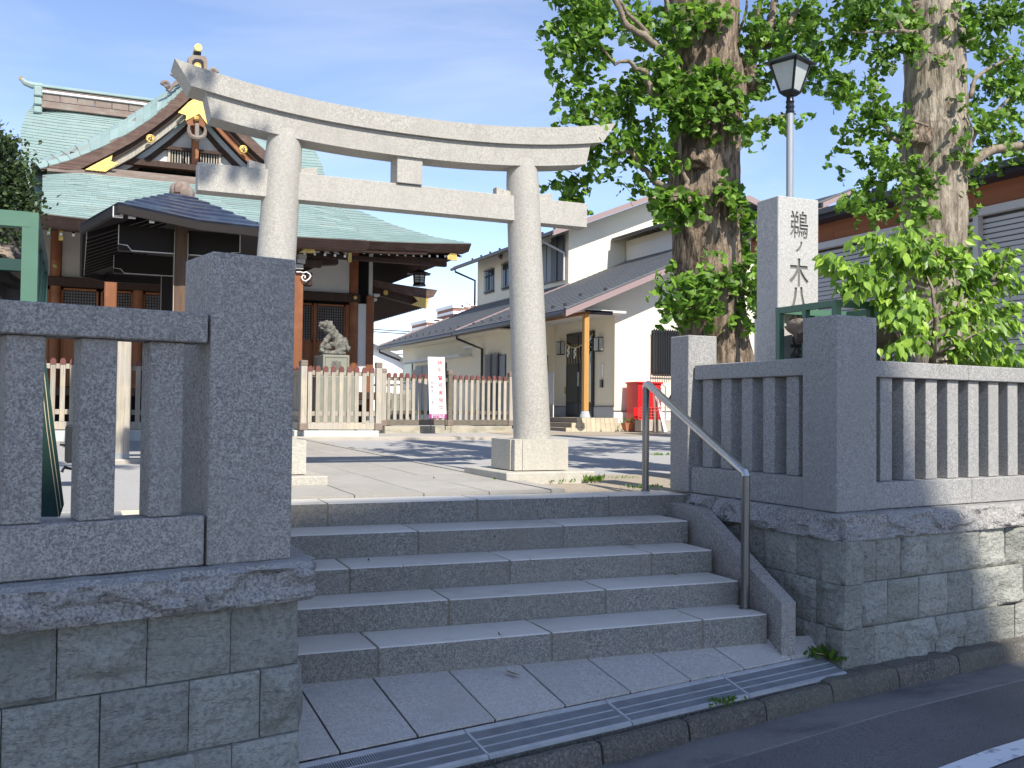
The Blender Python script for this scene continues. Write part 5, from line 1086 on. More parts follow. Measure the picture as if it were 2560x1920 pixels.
for k in range(60): c = V(a.x+rnd.gauss(0, .12), 22.15+rnd.gauss(0, .05), gz(22)+.2+abs(rnd.gauss(0, .09))); d1 = V(rnd.uniform(-1, 1), rnd.uniform(-1, 1), rnd.uniform(0, 1)).normalized()*.05; d2 = d1.orthogonal().normalized()*.02; m.add([c, c+d1+d2, c+d1*1.6, c+d1-d2], [(0, 1, 2, 3)])
build('plant_leaves', m, M['weed'], pp, kind='stuff')
# ================================================================= BUILDING WITH SHUTTERS AT THE RIGHT
rbld = root('shutter_building', 'long building with grey roller shutters under a red-brown band at the right', 'building', (13, 12, .9)); XB = 13.0
def zx(px, py): return PX(px, py, XB).z
ztop, znavy, zbr, zrail = zx(2048, 531), zx(2048, 562), zx(2048, 608), zx(2048, 621)
Y0, Y1 = 4.0, 16.9
bx('wall_mass', (XB+.12, XB+8, Y0, Y1, .7, ztop-.02), M['shutter_frame'], rbld)
bx('eave_fascia', (XB-.35, XB+.1, Y0, Y1, znavy, ztop-.06), M['navy'], rbld); 
m = MB(); m.prism([V(XB-.42, Y0, ztop-.06), V(XB+5, Y0, ztop+.5), V(XB+5, Y0, ztop+.4), V(XB-.42, Y0, ztop-.16)], (0, Y1-Y0, 0)); build('shed_roof', m, M['slate'], rbld)
for k in range(22): bx('snow_guard', (XB-.2, XB-.15, Y0+.7*k, Y0+.7*k+.12, ztop+.03, ztop+.12), M['gutter_black'], rbld)
for k in range(6): bx('cladding_panel', (XB+.02, XB+.12, Y1-2.5*(k+1)+.004, Y1-2.5*k-.004, zbr, znavy+.15), M['brown_wall'], rbld)
bx('shutter_head', (XB-.02, XB+.12, Y0, Y1, zrail-.02, zbr), M['shutter_frame'], rbld)
ym = [Y1-.1, PX(2217, 700, XB).y, PX(2440, 700, XB).y, PX(2440, 700, XB).y-(PX(2217, 700, XB).y-PX(2440, 700, XB).y), Y0]
for k in range(len(ym)-1):
    sh = bx('roller_shutter', (XB+.10, XB+.12, ym[k+1]+.05, ym[k]-.05, .85, zrail-.02), M['gutter_black'], rbld)
    m = MB(); n = int((zrail-.9)/.085)
    for j in range(n):
        z = .88+.085*j; gapd = .012 if j < n-6 else .018
        m.prism([V(XB+.10, ym[k+1]+.05, z), V(XB+.091, ym[k+1]+.05, z+.012), V(XB+.088, ym[k+1]+.05, z+.085-gapd-.006), V(XB+.10, ym[k+1]+.05, z+.085-gapd)], (0, ym[k]-ym[k+1]-.1, 0))
    build('shutter_slats', m, M['shutter'], sh, kind='stuff')
    bx('shutter_guide', (XB-.01, XB+.12, ym[k+1]-.05, ym[k+1]+.05, .85, zrail-.02), M['shutter_frame'], rbld)
# ================================================================= WATER PAVILION
pv = root('water_pavilion', 'small open pavilion with dark blue metal roof in front of the hall', 'pavilion', (1.25, 14.5, gz(14)))
ZEV = 3.72; ev = [V(.03, 17.25, ZEV-.05), V(.02, 13.2, ZEV), V(.40, 11.78, ZEV+.03), V(1.3, 11.95, ZEV-.06), V(2.15, 12.08, ZEV-.06), V(2.48, 13.3, ZEV-.02), V(2.48, 17.25, ZEV-.05), V(2.1, 18.2, ZEV), V(.4, 18.2, ZEV)]
ap1 = [V(1.12, 15.4, 4.38), V(1.12, 14.4, 4.40), V(1.14, 14.1, 4.40), V(1.25, 14.05, 4.40), V(1.36, 14.1, 4.40), V(1.40, 14.4, 4.40), V(1.40, 15.4, 4.38), V(1.33, 15.6, 4.38), V(1.18, 15.6, 4.38)]
N_ = len(ev)
for k in range(7):
    t0, t1 = k/7, (k+1)/7
    for i in range(N_):
        j = (i+1) % N_; m = MB(); q = [ev[i].lerp(ap1[i], t0)+V(0, 0, .035), ev[j].lerp(ap1[j], t0)+V(0, 0, .035), ev[j].lerp(ap1[j], t1)+V(0, 0, .012), ev[i].lerp(ap1[i], t1)+V(0, 0, .012)]
        m.add(q+[q[0]-V(0, 0, .03), q[1]-V(0, 0, .03)], [(0, 1, 2, 3), (0, 4, 5, 1)]); build('roof_panel', m, M['blue_metal'], pv)
m = MB(); m.add(ev+ap1, [(i, (i+1) % N_, N_+(i+1) % N_, N_+i) for i in range(N_)]); m.add(ap1, [tuple(range(N_))]); build('roof_boarding', m, M['pav_dark'], pv)
for i in range(N_):
    j = (i+1) % N_; a, b = ev[i], ev[j]; m = MB(); o_ = (V(1.25, 14.8, 0)-V(a.x, a.y, 0)).normalized()*.06; m.prism([a+V(0, 0, .03), b+V(0, 0, .03), b-V(0, 0, .085), a-V(0, 0, .085)], o_); build('eave_board', m, M['pav_dark'], pv)
def pend(c, s=.045): bx('rafter_end', (c.x-s, c.x+s, c.y-.02, c.y+.04, c.z-s*1.1, c.z+s*1.1), M['white'], pv, .003)
pend(PY(295, 530, 11.95), .055); pend(PY(330, 536, 12.1), .04)
for a, b in ((380, 550), (473, 559), (563, 567), (644, 574)): pend(PY(a, b, 12.08), .027)
pend(PX(252, 548, .3), .03)
for k in range(12):
    y = 13.3+k*.34; m = MB(); m.prism([V(.10, y, ZEV-.06), V(.10, y+.07, ZEV-.06), V(.10, y+.07, ZEV-.13), V(.10, y, ZEV-.13)], (1.0, 0, .42)); o = build('rafter', m, M['pav_dark'], pv); bx('rafter_edge', (.09, .098, y-.004, y+.004, ZEV-.14, ZEV-.05), M['plaster'], o)
def beam_o(px0, px1, py0, py1, y, th=.16):
    a, b = PY(px0, py0, y), PY(px1, py1, y); z1, z0 = a.z, a.z-.30; o = bx('tie_beam', (a.x, b.x, y, y+th, z0, z1), M['pav_dark'], pv)
    m = MB(); m.tube([V(a.x, y-.008, z1), V(a.x, y-.008, z0+.07), V(a.x+.10, y-.008, z0+.06), V(a.x+.15, y-.008, z0), V(b.x-.15, y-.008, z0), V(b.x-.10, y-.008, z0+.06), V(b.x, y-.008, z0+.07), V(b.x, y-.008, z1)], .007, 4); build('beam_line', m, M['plaster'], o)
beam_o(297, 600, 562, 604, 12.6); beam_o(285, 520, 632, 663, 16.0)
for px_, y, w_, mt_ in ((450, 12.6, .078, 'wood_post'), (418, 16.1, .09, 'pav_dark')):
    c = PY(px_, 700, y); bx('pavilion_post', (c.x-w_, c.x+w_, y-.07, y+.08, gz(y), ZEV+.1), M[mt_], pv, .01)
    for s in (-1, 1): bx('post_edge', (c.x+s*w_-.004, c.x+s*w_+.004, y-.078, y-.07, gz(y), ZEV-.1), M['wood_grey'], pv)
m = MB()
for k in range(9):
    a = k*.7; m.lathe(PY(455, 480, 14.6)+V(.10*math.cos(a), .10*math.sin(a), .03*math.sin(a*2)), [(.01, -.10), (.07, -.06), (.08, 0), (.06, .06), (.01, .10)], 8)
m.lathe(PY(456, 497, 14.6), [(.20, -.04), (.10, 0), (.09, .08), (.12, .15), (.08, .23), (.01, .25)], 12); build('roof_finial', m, M['copper_dark'], pv, smooth='auto')
# votive rack behind the left fence
vr = root('votive_rack', 'sunlit timber rack on a stone footing seen between the fence bars', 'rack', PG(305, 1150)); a = PG(305, 1152)
bx('rack_post', (a.x-.075, a.x+.075, a.y, a.y+.14, a.z+.06, 2.42), WG, vr, .01); bx('rack_footing', (a.x-.2, a.x+.26, a.y-.06, a.y+.3, .7, a.z+.02), M['concrete'], vr, .02); bx('post_shoe', (a.x-.078, a.x+.078, a.y-.003, a.y+.143, a.z+.02, a.z+.09), M['galv_dark'], vr)
bx('rack_beam', (a.x-.5, a.x+.8, a.y-.1, a.y+.3, 2.36, 2.44), M['concrete'], vr, .01)
fl = root('floodlight', 'black floodlight box on a bracket seen between the fence bars', 'floodlight', PG(168, 1185)); a = PY(172, 1110, 9.0); bx('lamp_housing', (a.x-.03, a.x+.16, 9.0, 9.2, a.z-.16, a.z+.16), M['black_plastic'], fl, .02); m = MB(); m.tube([V(a.x-.07, 9.05, a.z), V(a.x, 9.05, a.z)], .02, 6); m.tube([V(a.x-.05, 9.1, a.z-.24), V(a.x-.03, 9.1, a.z-.20), V(a.x+.05, 9.1, a.z-.22), V(a.x+.05, 9.1, a.z-.3)], .015, 6); build('lamp_bracket', m, M['black_plastic'], fl)
# ================================================================= GREEN STEEL FRAMES
def bar(m, a, b, s): m.prism([a+V(-s, -s, -s), a+V(s, -s, -s), a+V(s, s, -s), a+V(-s, s, -s)], V(0, 0, (b-a).z+2*s)) if abs((b-a).z) > .01 else m.box(min(a.x, b.x)-s, max(a.x, b.x)+s, min(a.y, b.y)-s, max(a.y, b.y)+s, a.z-s, a.z+s)
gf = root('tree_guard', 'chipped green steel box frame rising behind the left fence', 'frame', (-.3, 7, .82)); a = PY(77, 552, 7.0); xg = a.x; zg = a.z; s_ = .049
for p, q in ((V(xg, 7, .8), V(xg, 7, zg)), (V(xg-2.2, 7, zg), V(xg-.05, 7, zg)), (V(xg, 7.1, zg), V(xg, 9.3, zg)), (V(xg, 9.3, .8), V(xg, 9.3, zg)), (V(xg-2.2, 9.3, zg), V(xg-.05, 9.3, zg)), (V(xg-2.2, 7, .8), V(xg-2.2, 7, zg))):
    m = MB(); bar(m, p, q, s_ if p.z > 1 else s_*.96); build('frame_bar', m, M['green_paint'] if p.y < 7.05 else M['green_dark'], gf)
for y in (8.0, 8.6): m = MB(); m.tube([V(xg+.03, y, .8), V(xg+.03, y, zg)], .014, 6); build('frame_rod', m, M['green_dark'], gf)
lp_ = root('leaning_sheet', 'dark green steel panel with pale edges leaning behind the left fence', 'panel', PG(120, 1290))
yl = 6.6; P_ = lambda a, b: PY(a, b, yl)
m = MB(); m.prism([P_(100, 840), P_(108, 850), P_(160, 1262), P_(150, 1292), P_(97, 1292)], (0, .05, 0)); build('panel_sheet', m, M['green_dark'], lp_)
for q in ([(101, 925), (118, 1080), (147, 1290)], [(107, 900), (124, 1060), (153, 1270)]): m = MB(); m.tube([P_(a, b)-V(0, .008, 0) for a, b in q], .003, 4); build('panel_edge', m, M['tan'], lp_)
g2 = root('rock_cage', 'green steel cage around a garden rock behind the corner pillar', 'frame', (5.7, 6.3, .82)); a = PY(2091, 758, 6.25); z2 = a.z; s2 = .028
ca = math.cos(aR*.5); L1 = 0
fpx = PY(2249, 780, 6.32); bl = V(a.x, PX(1950, 790, a.x).y, z2)
cs = [V(a.x, 6.25, z2), V(fpx.x, 6.25, z2), V(fpx.x, bl.y, z2), bl]
for i in range(4):
    p, q = cs[i], cs[(i+1) % 4]; e_ = (q-p).normalized()*(.03 if i % 2 == 0 else -.029); m = MB(); bar(m, p+e_*(-1 if i % 2 == 0 else -1)*0+(e_*0), q, s2 if i % 2 == 0 else s2*.94); build('frame_bar', m, M['green_paint'], g2); m = MB(); bar(m, V(p.x, p.y, .8), p-V(0, 0, .002), s2*.95); build('frame_bar', m, M['green_paint'], g2)
    r_ = p.lerp(q, .48); m = MB(); bar(m, V(r_.x, r_.y, .8), r_, s2*.85); build('frame_bar', m, M['green_paint'], g2)
def rock(nm, par, c, r, seed, mat, amp=.25):
    bm = bmesh.new(); bmesh.ops.create_icosphere(bm, subdivisions=4, radius=1)
    for v in bm.verts:
        p = v.co.copy(); k = 1+amp*noise.fractal(p*1.3+V(seed, 0, 0), 1, 2, 4)+.5*amp*noise.noise(p*.8+V(0, seed, 0))
        p = V(p.x*k, p.y*k, max(-.75, min(.62, p.z*k))); v.co = V(c[0]+p.x*r[0], c[1]+p.y*r[1], c[2]+p.z*r[2])
    m = MB(); bm.verts.index_update(); m.add([v.co.copy() for v in bm.verts], [tuple(v.index for v in f.verts) for f in bm.faces]); bm.free(); return build(nm, m, mat, par, smooth='auto')
rk = root('garden_rock', 'flat-topped brown garden rock inside the green cage', 'rock', (6.0, 6.6, .82)); rock('rock_cap', rk, (a.x+.42, 6.62, z2-.20), (.50, .33, .18), 3, M['boulder']); rock('rock_core', rk, (a.x+.45, 6.6, 1.45), (.35, .28, .85), 8, M['boulder'])
wbm = bx('dark_timber', (a.x-.05, a.x+.75, 6.58, 6.68, z2-.30, z2-.21), M['wood_dark'], None, .01); tag(wbm, 'dark timber beam laid through the green cage', 'beam')
# ================================================================= FAR THINGS
fh = root('far_house', 'bright white gabled house far behind the picket fence', 'house', (22, 60, 1)); yF = 60
m = MB(); m.prism([PY(900, 960, yF), PY(1062, 960, yF), PY(1062, 935, yF), PY(1030, 906, yF), PY(985, 882, yF), PY(932, 860, yF), PY(900, 850, yF)], (0, 8, 0)); build('house_wall', m, M['white'], fh)
for q in ([(928, 856), (990, 884), (1034, 912), (1068, 936)], ): 
    pts = [PY(a, b, yF-.4) for a, b in q]; m = MB(); m.grid([pts, [p-V(0, 0, .25) for p in pts]]); m.grid([pts, [p+V(0, 8.8, 0) for p in pts]]); build('house_roof', m, M['slate'], fh)
bx('window', (PY(1046, 920, yF-.1).x, PY(1056, 920, yF-.1).x, yF-.1, yF-.02, PY(1046, 934, yF).z, PY(1046, 917, yF).z), M['glass'], fh)
fb = root('far_building', 'brown and white stepped rooftop blocks beyond the slate roof', 'building', (25, 62, 1)); yF = 58
for (a, b, c, d) in ((1067, 1096, 800, 818), (1086, 1104, 798, 812), (1133, 1156, 763, 782), (1154, 1174, 761, 780), (1172, 1190, 757, 776)):
    p, q = PY(a, d, yF), PY(b, c, yF); hh = q.z-p.z; bb = bx('parapet', (p.x, q.x, yF, yF+3, p.z-3, p.z+hh*.62), M['brick_band'], fb); bx('parapet_cap', (p.x-.05, q.x+.05, yF-.05, yF+3.1, p.z+hh*.62, p.z+hh), M['white'], fb); bx('parapet_base', (p.x-.03, q.x+.03, yF-.04, yF+3, p.z-.05, p.z+.12), M['white'], fb)
m = MB(); m.prism([PY(1000, 850, 62), PY(1200, 850, 62), PY(1200, 752, 62), PY(1180, 762, 62), PY(1090, 812, 62), PY(1050, 835, 62)], (0, 5, 0)); build('sloping_roof', m, M['plinth_grey'], fb)
for k, (y0_, z_) in enumerate(((823, 0), (829, 0), (868, 1), (882, 1))):
    a, b = PY(900, y0_-2, 70), PY(1400, y0_+3, 70); m = MB(); m.tube([a.lerp(b, t/8)-V(0, 0, .3*math.sin(math.pi*t/8)) for t in range(9)], .035, 4); o = build('power_cable', m, M['wire'], None); tag(o, ['uppermost thin dark cable crossing the sky beyond the houses', 'second dark cable just below the uppermost one', 'third cable, low above the white gable', 'lowest cable above the white gable'][k], 'cable', 'cables beyond the houses')
# ================================================================= UNSEEN TALL BLOCK, ADDED AND SHAPED TO SHADE THE STEPS
ab = root('shading_block', 'unseen tall plastered block added across the street to shade the steps', 'building', (4, -22, -.4))
m = MB(); pf_ = [(-.3, -.42), (8.02, -.42), (8.02, 27.74), (7.19, 29.74), (6.34, 30.9), (2.7, 30.4), (-.3, 30.3)]; m.prism([V(x, -22, z) for x, z in pf_], (0, -7, 0)); build('block_wall', m, M['cream'], ab)
for r_ in range(9):
    for c_ in range(3):
        x = .2+c_*2.7; f = bx('window', (x, x+1.6, -22.0, -21.95, 1+3.1*r_, 2.5+3.1*r_), M['alu_dark'], ab); bx('pane', (x+.06, x+1.54, -21.95, -21.94, 1.06+3.1*r_, 2.44+3.1*r_), M['glass'], f)
for r_ in range(8): bx('balcony', (-.2, 5.4, -22.0, -21.0, 3.2+3.1*r_, 3.35+3.1*r_), M['concrete'], ab); bx('balcony_rail', (-.2, 5.4, -21.06, -21.0, 3.35+3.1*r_, 4.2+3.1*r_), M['plaster'], ab)
# ================================================================= TREES AND PLANTS
rt = random.Random(21)
def shades(base, n, name, spread=.35, tr=.42, rough=.48):
    out = []
    for i in range(n):
        k = 1+spread*(2*i/(n-1)-1); c = (base[0]*k*(1+.25*(i/(n-1)-.5)), base[1]*k, base[2]*k)
        out.append(material(f'{name}_{i}', c, rough, layers=((30, 2, I3, .45, .6, tuple(x*.8 for x in c), .6),), trans=tr, spec=.45))
    return out
GK = shades((.150, .295, .034), 5, 'ginkgo_leaf_tone', .48, .45)
CH = shades((.25, .42, .055), 5, 'cherry_leaf_tone', .40, .42, .4)
EV = shades((.05, .085, .025), 4, 'evergreen_leaf_tone', .5, .3)
def fan():
    v = [V(0, 0, 0)]; 
    for k, a in enumerate((-62, -34, -5, 5, 34, 62)): r_ = (.86, 1.0, .98, .98, 1.0, .86)[k]*(1 if k not in (2, 3) else 1); v.append(V(math.sin(R(a))*r_, math.cos(R(a))*r_, .10*math.cos(R(a*2.2))-.05))
    v.append(V(0, .72, .03))
    return v, [(0, 1, 2), (0, 2, 3), (0, 3, 7), (0, 7, 4), (0, 4, 5), (0, 5, 6)]
def ovate():
    v = [V(0, 0, 0), V(.26, .28, .05), V(.30, .55, .03), V(.14, .84, -.05), V(0, 1.08, -.16), V(-.14, .84, -.05), V(-.30, .55, .03), V(-.26, .28, .05), V(0, .5, -.05)]
    return v, [(0, 1, 8), (1, 2, 8), (2, 3, 8), (3, 4, 8), (4, 5, 8), (5, 6, 8), (6, 7, 8), (7, 0, 8)]
def small(): return [V(0, 0, 0), V(.3, .5, .05), V(0, 1, -.05), V(-.3, .5, .05)], [(0, 1, 2), (0, 2, 3)]
def orient(d, n):
    y = d.normalized(); z = (n-y*n.dot(y)); z = z.normalized() if z.length > 1e-4 else y.orthogonal().normalized(); x = y.cross(z)
    return Matrix(((x.x, y.x, z.x, 0), (x.y, y.y, z.y, 0), (x.z, y.z, z.z, 0), (0, 0, 0, 1)))
def leaves_out(par, mats, shape, Ms, nparts=290, name='leaf'):
    """Ms: matrices; the ones that show largest become parts, the rest one part of kind stuff"""
    sv, sf = shape; org = ORG[par.name]
    def area(M_): return scr([M_ @ sv[0], M_ @ sv[len(sv)//2], M_ @ sv[len(sv)-1], M_ @ sv[1]])
    Ms = sorted(Ms, key=lambda M_: -area(M_))
    protos = [mesh_of(name, MB().add(sv, sf), m) for m in mats]
    for M_ in Ms[:nparts]: inst(name, rt.choice(protos), par, Matrix.Translation(-org) @ M_)
    rest = Ms[nparts:]
    vs, fs, mi = [], [], []
    for M_ in rest:
        n = len(vs); k = rt.randrange(len(mats)); vs += [tuple((M_ @ p)-org) for p in sv]; fs += [tuple(n+i for i in f) for f in sf]; mi += [k]*len(sf)
    me = bpy.data.meshes.new('foliage'); me.from_pydata(vs, [], fs); me.polygons.foreach_set('material_index', mi)
    for m in mats: me.materials.append(m)
    o = bpy.data.objects.new('foliage', me); put(o, par, 'stuff')
    return o
SUNW = V(.06, -.7, .71)
def ginkgo_clump(c, rx, rz, n, ry=None, size=.062, tw=None):
    """short hanging twigs with fan leaves, spread through an ellipsoid"""
    Ms = []; ry = ry or (rx+rz)*.5; k = 0
    while k < n:
        u = V(rt.gauss(0, .50), rt.gauss(0, .5), rt.gauss(0, .50))
        if u.length > 1.25: continue
        s = c+V(u.x*rx, u.y*ry, u.z*rz); dr = V(u.x+rt.uniform(-.5, .5), u.y+rt.uniform(-.6, .4), rt.uniform(-.9, .25)); dr = dr.normalized()
        m_ = rt.randint(3, 6); p = s.copy(); q = [p.copy()]
        for j in range(m_):
            p = p+dr*size*.55; dr = (dr+V(rt.uniform(-.3, .3), rt.uniform(-.3, .3), -.22)).normalized(); q.append(p.copy())
            for t in range(rt.choice((1, 1, 2))):
                d = (dr*.3+V(rt.uniform(-1, 1), rt.uniform(-1, .7), rt.uniform(-1.1, .5))).normalized()
                nn = (SUNW*.6+V(rt.gauss(0, .6), rt.gauss(0, .6), rt.gauss(0, .6))).normalized()
                S_ = size*rt.uniform(.5, 1.35); Ms.append(Matrix.Translation(p) @ orient(d, nn) @ Matrix.Diagonal((S_, S_, S_, 1))); k += 1
        if tw is not None and rt.random() < .35: tw.tube(q, .0035, 3, cap=False)
    return Ms
def trunk_mesh(name, par, prof, y, mat, n=64, rows=130, amp=.028, seed=0, fl=1.0):
    """prof: list of (py, pxl, pxr); the silhouette of the stem at its own distance"""
    pts = []
    for py, a, b in prof: p, q = PY(a, py, y), PY(b, py, y); pts.append(((p+q)/2, (q-p).length/2))
    pts.sort(key=lambda t: t[0].z); m = MB(); rws = []
    z0, z1 = pts[0][0].z, pts[-1][0].z
    for j in range(rows+1):
        z = lerp(z0, z1, j/rows); i = 0
        while i < len(pts)-2 and pts[i+1][0].z < z: i += 1
        t = (z-pts[i][0].z)/(pts[i+1][0].z-pts[i][0].z); t = t*t*(3-2*t) if 0 < t < 1 else max(0, min(1, t)); c = pts[i][0].lerp(pts[i+1][0], t); r_ = lerp(pts[i][1], pts[i+1][1], t); row = []
        for k in range(n+1):
            a = 2*math.pi*k/n; ca_, sa_ = math.cos(a), math.sin(a)
            h = noise.fractal(V(ca_*3.2, sa_*3.2, z*1.1+seed), .8, 2.1, 3)*.5-abs(noise.noise(V(ca_*6+2, sa_*6, z*1.6+seed)))*1.5+.4+noise.noise(V(ca_*14, sa_*14, z*6))*.35
            g_ = noise.noise(V(ca_*1.2, sa_*1.2, z*.9+seed*3))*.06
            rr = r_*.96*(1+g_)+amp*h
            row.append(V(c.x+ca_*rr, c.y+sa_*rr, z))
        rws.append(row)
    m.grid(rws); return build(name, m, mat, par, smooth=True)
def limb(par, pts, y, r0, r1, mat, dy=None, name='limb', n=8):
    P_ = [PY(a, b, y+(dy[i] if dy else 0)) for i, (a, b) in enumerate(pts)]
    out = []                                           # resample with a little wander
    for i in range(len(P_)-1):
        for t in (0, .33, .66): out.append(P_[i].lerp(P_[i+1], t)+V(rt.gauss(0, .008), rt.gauss(0, .01), rt.gauss(0, .008)))
    out.append(P_[-1]); k = len(out)-1; m = MB(); m.tube(out, [lerp(r0, r1, i/k)*(1+.12*math.sin(i*2.3)) for i in range(k+1)], n); build(name, m, mat, par, smooth=True); return P_
def clumps(lst, y, dens, tw, size=.062, dy=.35):
    Ms = []
    for e in lst:
        cx, cy, rx, ry = e[:4]; yy = y+(e[4] if len(e) > 4 else rt.uniform(-dy, dy)); c = PY(cx, cy, yy); sc = (c-V(0, 0, EYE)).dot(CF)/FPX
        n = int(dens*rx*ry/60*(e[5] if len(e) > 5 else 1)); Ms += ginkgo_clump(c, rx*sc*1.05, ry*sc*1.05, max(6, n), ry=min(.5, (rx+ry)*.5*sc), size=size, tw=tw)
    return Ms
# ---- the broad ginkgo beside the inscribed pillar
Y1T = 9.2
g1 = root('ginkgo_tree', 'broad brown-barked ginkgo trunk with leafy shoots beside the inscribed pillar', 'tree', PG(1790, 1010), 'old ginkgo trees')
prof1 = [(1010, 1690, 1905), (960, 1702, 1888), (905, 1712, 1870), (834, 1708, 1856), (760, 1703, 1846), (694, 1700, 1840), (637, 1695, 1836), (560, 1690, 1832), (500, 1676, 1836), (466, 1684, 1832), (400, 1690, 1833), (300, 1692, 1838), (240, 1690, 1850), (190, 1692, 1842), (120, 1684, 1830), (0, 1677, 1826), (-250, 1685, 1815), (-700, 1700, 1800)]
trunk_mesh('trunk', g1, prof1, Y1T, M['bark'], amp=.04, seed=2)
LB_ = M['limb']
yf = Y1T-.3
for pts, r0, r1 in (([(1700, 190), (1661, 132), (1607, 89), (1568, 66), (1537, 0), (1530, -60)], .05, .022), ([(1650, 118), (1618, 78), (1575, 39), (1545, 0)], .03, .016), ([(1620, 185), (1587, 171), (1568, 154), (1537, 159), (1498, 117)], .03, .012),
    ([(1700, 500), (1673, 478), (1638, 455), (1603, 416), (1579, 381), (1537, 379)], .05, .014), ([(1579, 385), (1575, 350)], .025, .015), ([(1718, 475), (1715, 455), (1700, 408), (1692, 295), (1688, 270)], .035, .018), ([(1665, 430), (1661, 412), (1630, 330)], .03, .014),
    ([(1690, 262), (1655, 250), (1625, 225), (1610, 200)], .075, .03), ([(1480, 285), (1500, 300), (1540, 318)], .012, .014), ([(1840, 200), (1870, 160), (1890, 112), (1925, 98), (1960, 70), (1995, 25)], .11, .03), ([(1880, 140), (1893, 70), (1902, -10)], .045, .03), ([(1905, 105), (1925, 60), (1935, 10), (1950, -60)], .06, .03),
    ([(1850, 317), (1890, 300), (1950, 290), (1990, 285)], .025, .008), ([(1845, 90), (1862, 40), (1870, -20)], .02, .012), ([(1700, 60), (1670, 25), (1660, -20)], .03, .015), ([(1842, 520), (1872, 560), (1868, 640)], .02, .008), ([(1700, 520), (1660, 540)], .02, .01)):
    limb(g1, pts, yf if pts[0][0] < 1800 else Y1T-.1, r0, r1, LB_)
def burl(par, px, py, y, r_, sd, sq=(1, .8, 1.1)):
    rock('burl', par, PY(px, py, y), (r_*sq[0], r_*sq[1], r_*sq[2]), sd, M['bark'], .45)
for a in ((1690, 500, yf+.05, .17, 3), (1668, 235, yf+.12, .13, 5), (1862, 190, Y1T-.1, .19, 7), (1905, 95, Y1T-.1, .13, 9), (1750, 395, yf-.02, .13, 11), (1775, 520, yf-.02, .09, 13)): burl(g1, *a)
tw = MB()
c1 = [(1430, 60, 45, 70), (1415, 110, 28, 55), (1450, 150, 40, 40), (1500, 25, 60, 40), (1500, 90, 40, 30), (1560, 20, 40, 35), (1585, 60, 32, 45), (1640, 30, 22, 50), (1640, 90, 22, 32), (1455, 5, 50, 30), (1620, 130, 20, 20), (1430, 215, 38, 35), (1455, 260, 50, 40), (1470, 300, 40, 20), (1410, 300, 25, 20, 0, .5),
      (1580, 215, 55, 30), (1545, 250, 40, 40), (1565, 300, 34, 45), (1615, 170, 45, 28), (1650, 200, 35, 35), (1520, 240, 35, 22), (1560, 345, 25, 30), (1545, 205, 30, 20, 0, .6), (1640, 345, 40, 26), (1625, 385, 45, 24), (1660, 400, 30, 40), (1600, 350, 30, 20), (1500, 385, 45, 22), (1535, 405, 25, 20), (1425, 475, 35, 32), (1440, 440, 25, 20), (1590, 440, 20, 26), (1537, 440, 7, 10, 0, 1.5), (1490, 345, 25, 25),
      (1700, 55, 42, 38, -.42), (1720, 20, 40, 25, -.42), (1770, 25, 35, 35, -.42), (1665, 185, 40, 35, -.4), (1700, 200, 50, 38, -.45), (1680, 255, 45, 35, -.45), (1760, 185, 50, 32, -.45), (1800, 180, 35, 30, -.45), (1730, 240, 55, 38, -.5), (1790, 230, 45, 40, -.45), (1820, 270, 30, 50, -.4), (1745, 290, 45, 25, -.5), (1800, 320, 25, 28, -.42), (1700, 310, 12, 26, -.4), (1660, 150, 20, 20, -.4),
      (1690, 490, 40, 28, -.45), (1720, 510, 35, 26, -.45), (1650, 480, 28, 26, -.4), (1700, 530, 30, 15, -.45), (1640, 525, 12, 12, -.3), (1815, 455, 28, 28, -.42), (1800, 490, 40, 24, -.45), (1835, 520, 20, 20, -.35),
      (1862, 535, 26, 26, -.2), (1868, 580, 26, 40, -.2), (1862, 640, 28, 40, -.25), (1850, 700, 42, 40, -.4), (1865, 760, 32, 42, -.4), (1880, 730, 20, 30, -.3), (1835, 670, 28, 22, -.42), (1720, 690, 52, 36, -.45), (1690, 720, 38, 32, -.45), (1750, 735, 45, 30, -.48), (1720, 770, 45, 22, -.45), (1672, 760, 28, 26, -.4), (1735, 800, 25, 15, -.45), (1860, 800, 30, 20, -.4), (1675, 640, 18, 16, -.35, .5), (1775, 625, 12, 8, -.42),
      (1895, 45, 40, 40), (1960, 30, 55, 40), (1870, 100, 30, 30), (1900, 70, 35, 30), (2010, 40, 60, 40), (1985, 80, 60, 30), (2050, 70, 35, 40), (1930, 70, 40, 30), (1910, 145, 25, 20), (1880, 195, 22, 40), (1895, 210, 18, 20), (1925, 130, 30, 15), (2060, 115, 30, 35), (2040, 160, 35, 30), (2065, 190, 35, 32), (2095, 205, 25, 26), (2035, 190, 25, 22), (2080, 235, 30, 16), (2110, 245, 12, 16), (1985, 110, 40, 15),
      (1900, 305, 35, 18), (1945, 300, 30, 16), (1975, 285, 26, 12), (1880, 325, 18, 26), (1860, 345, 8, 16), (1995, 285, 12, 10)]
Ms = clumps(c1, Y1T, 4.9, tw, .067)
build('twigs', tw, LB_, g1, kind='stuff')
leaves_out(g1, GK, fan(), Ms, 290)
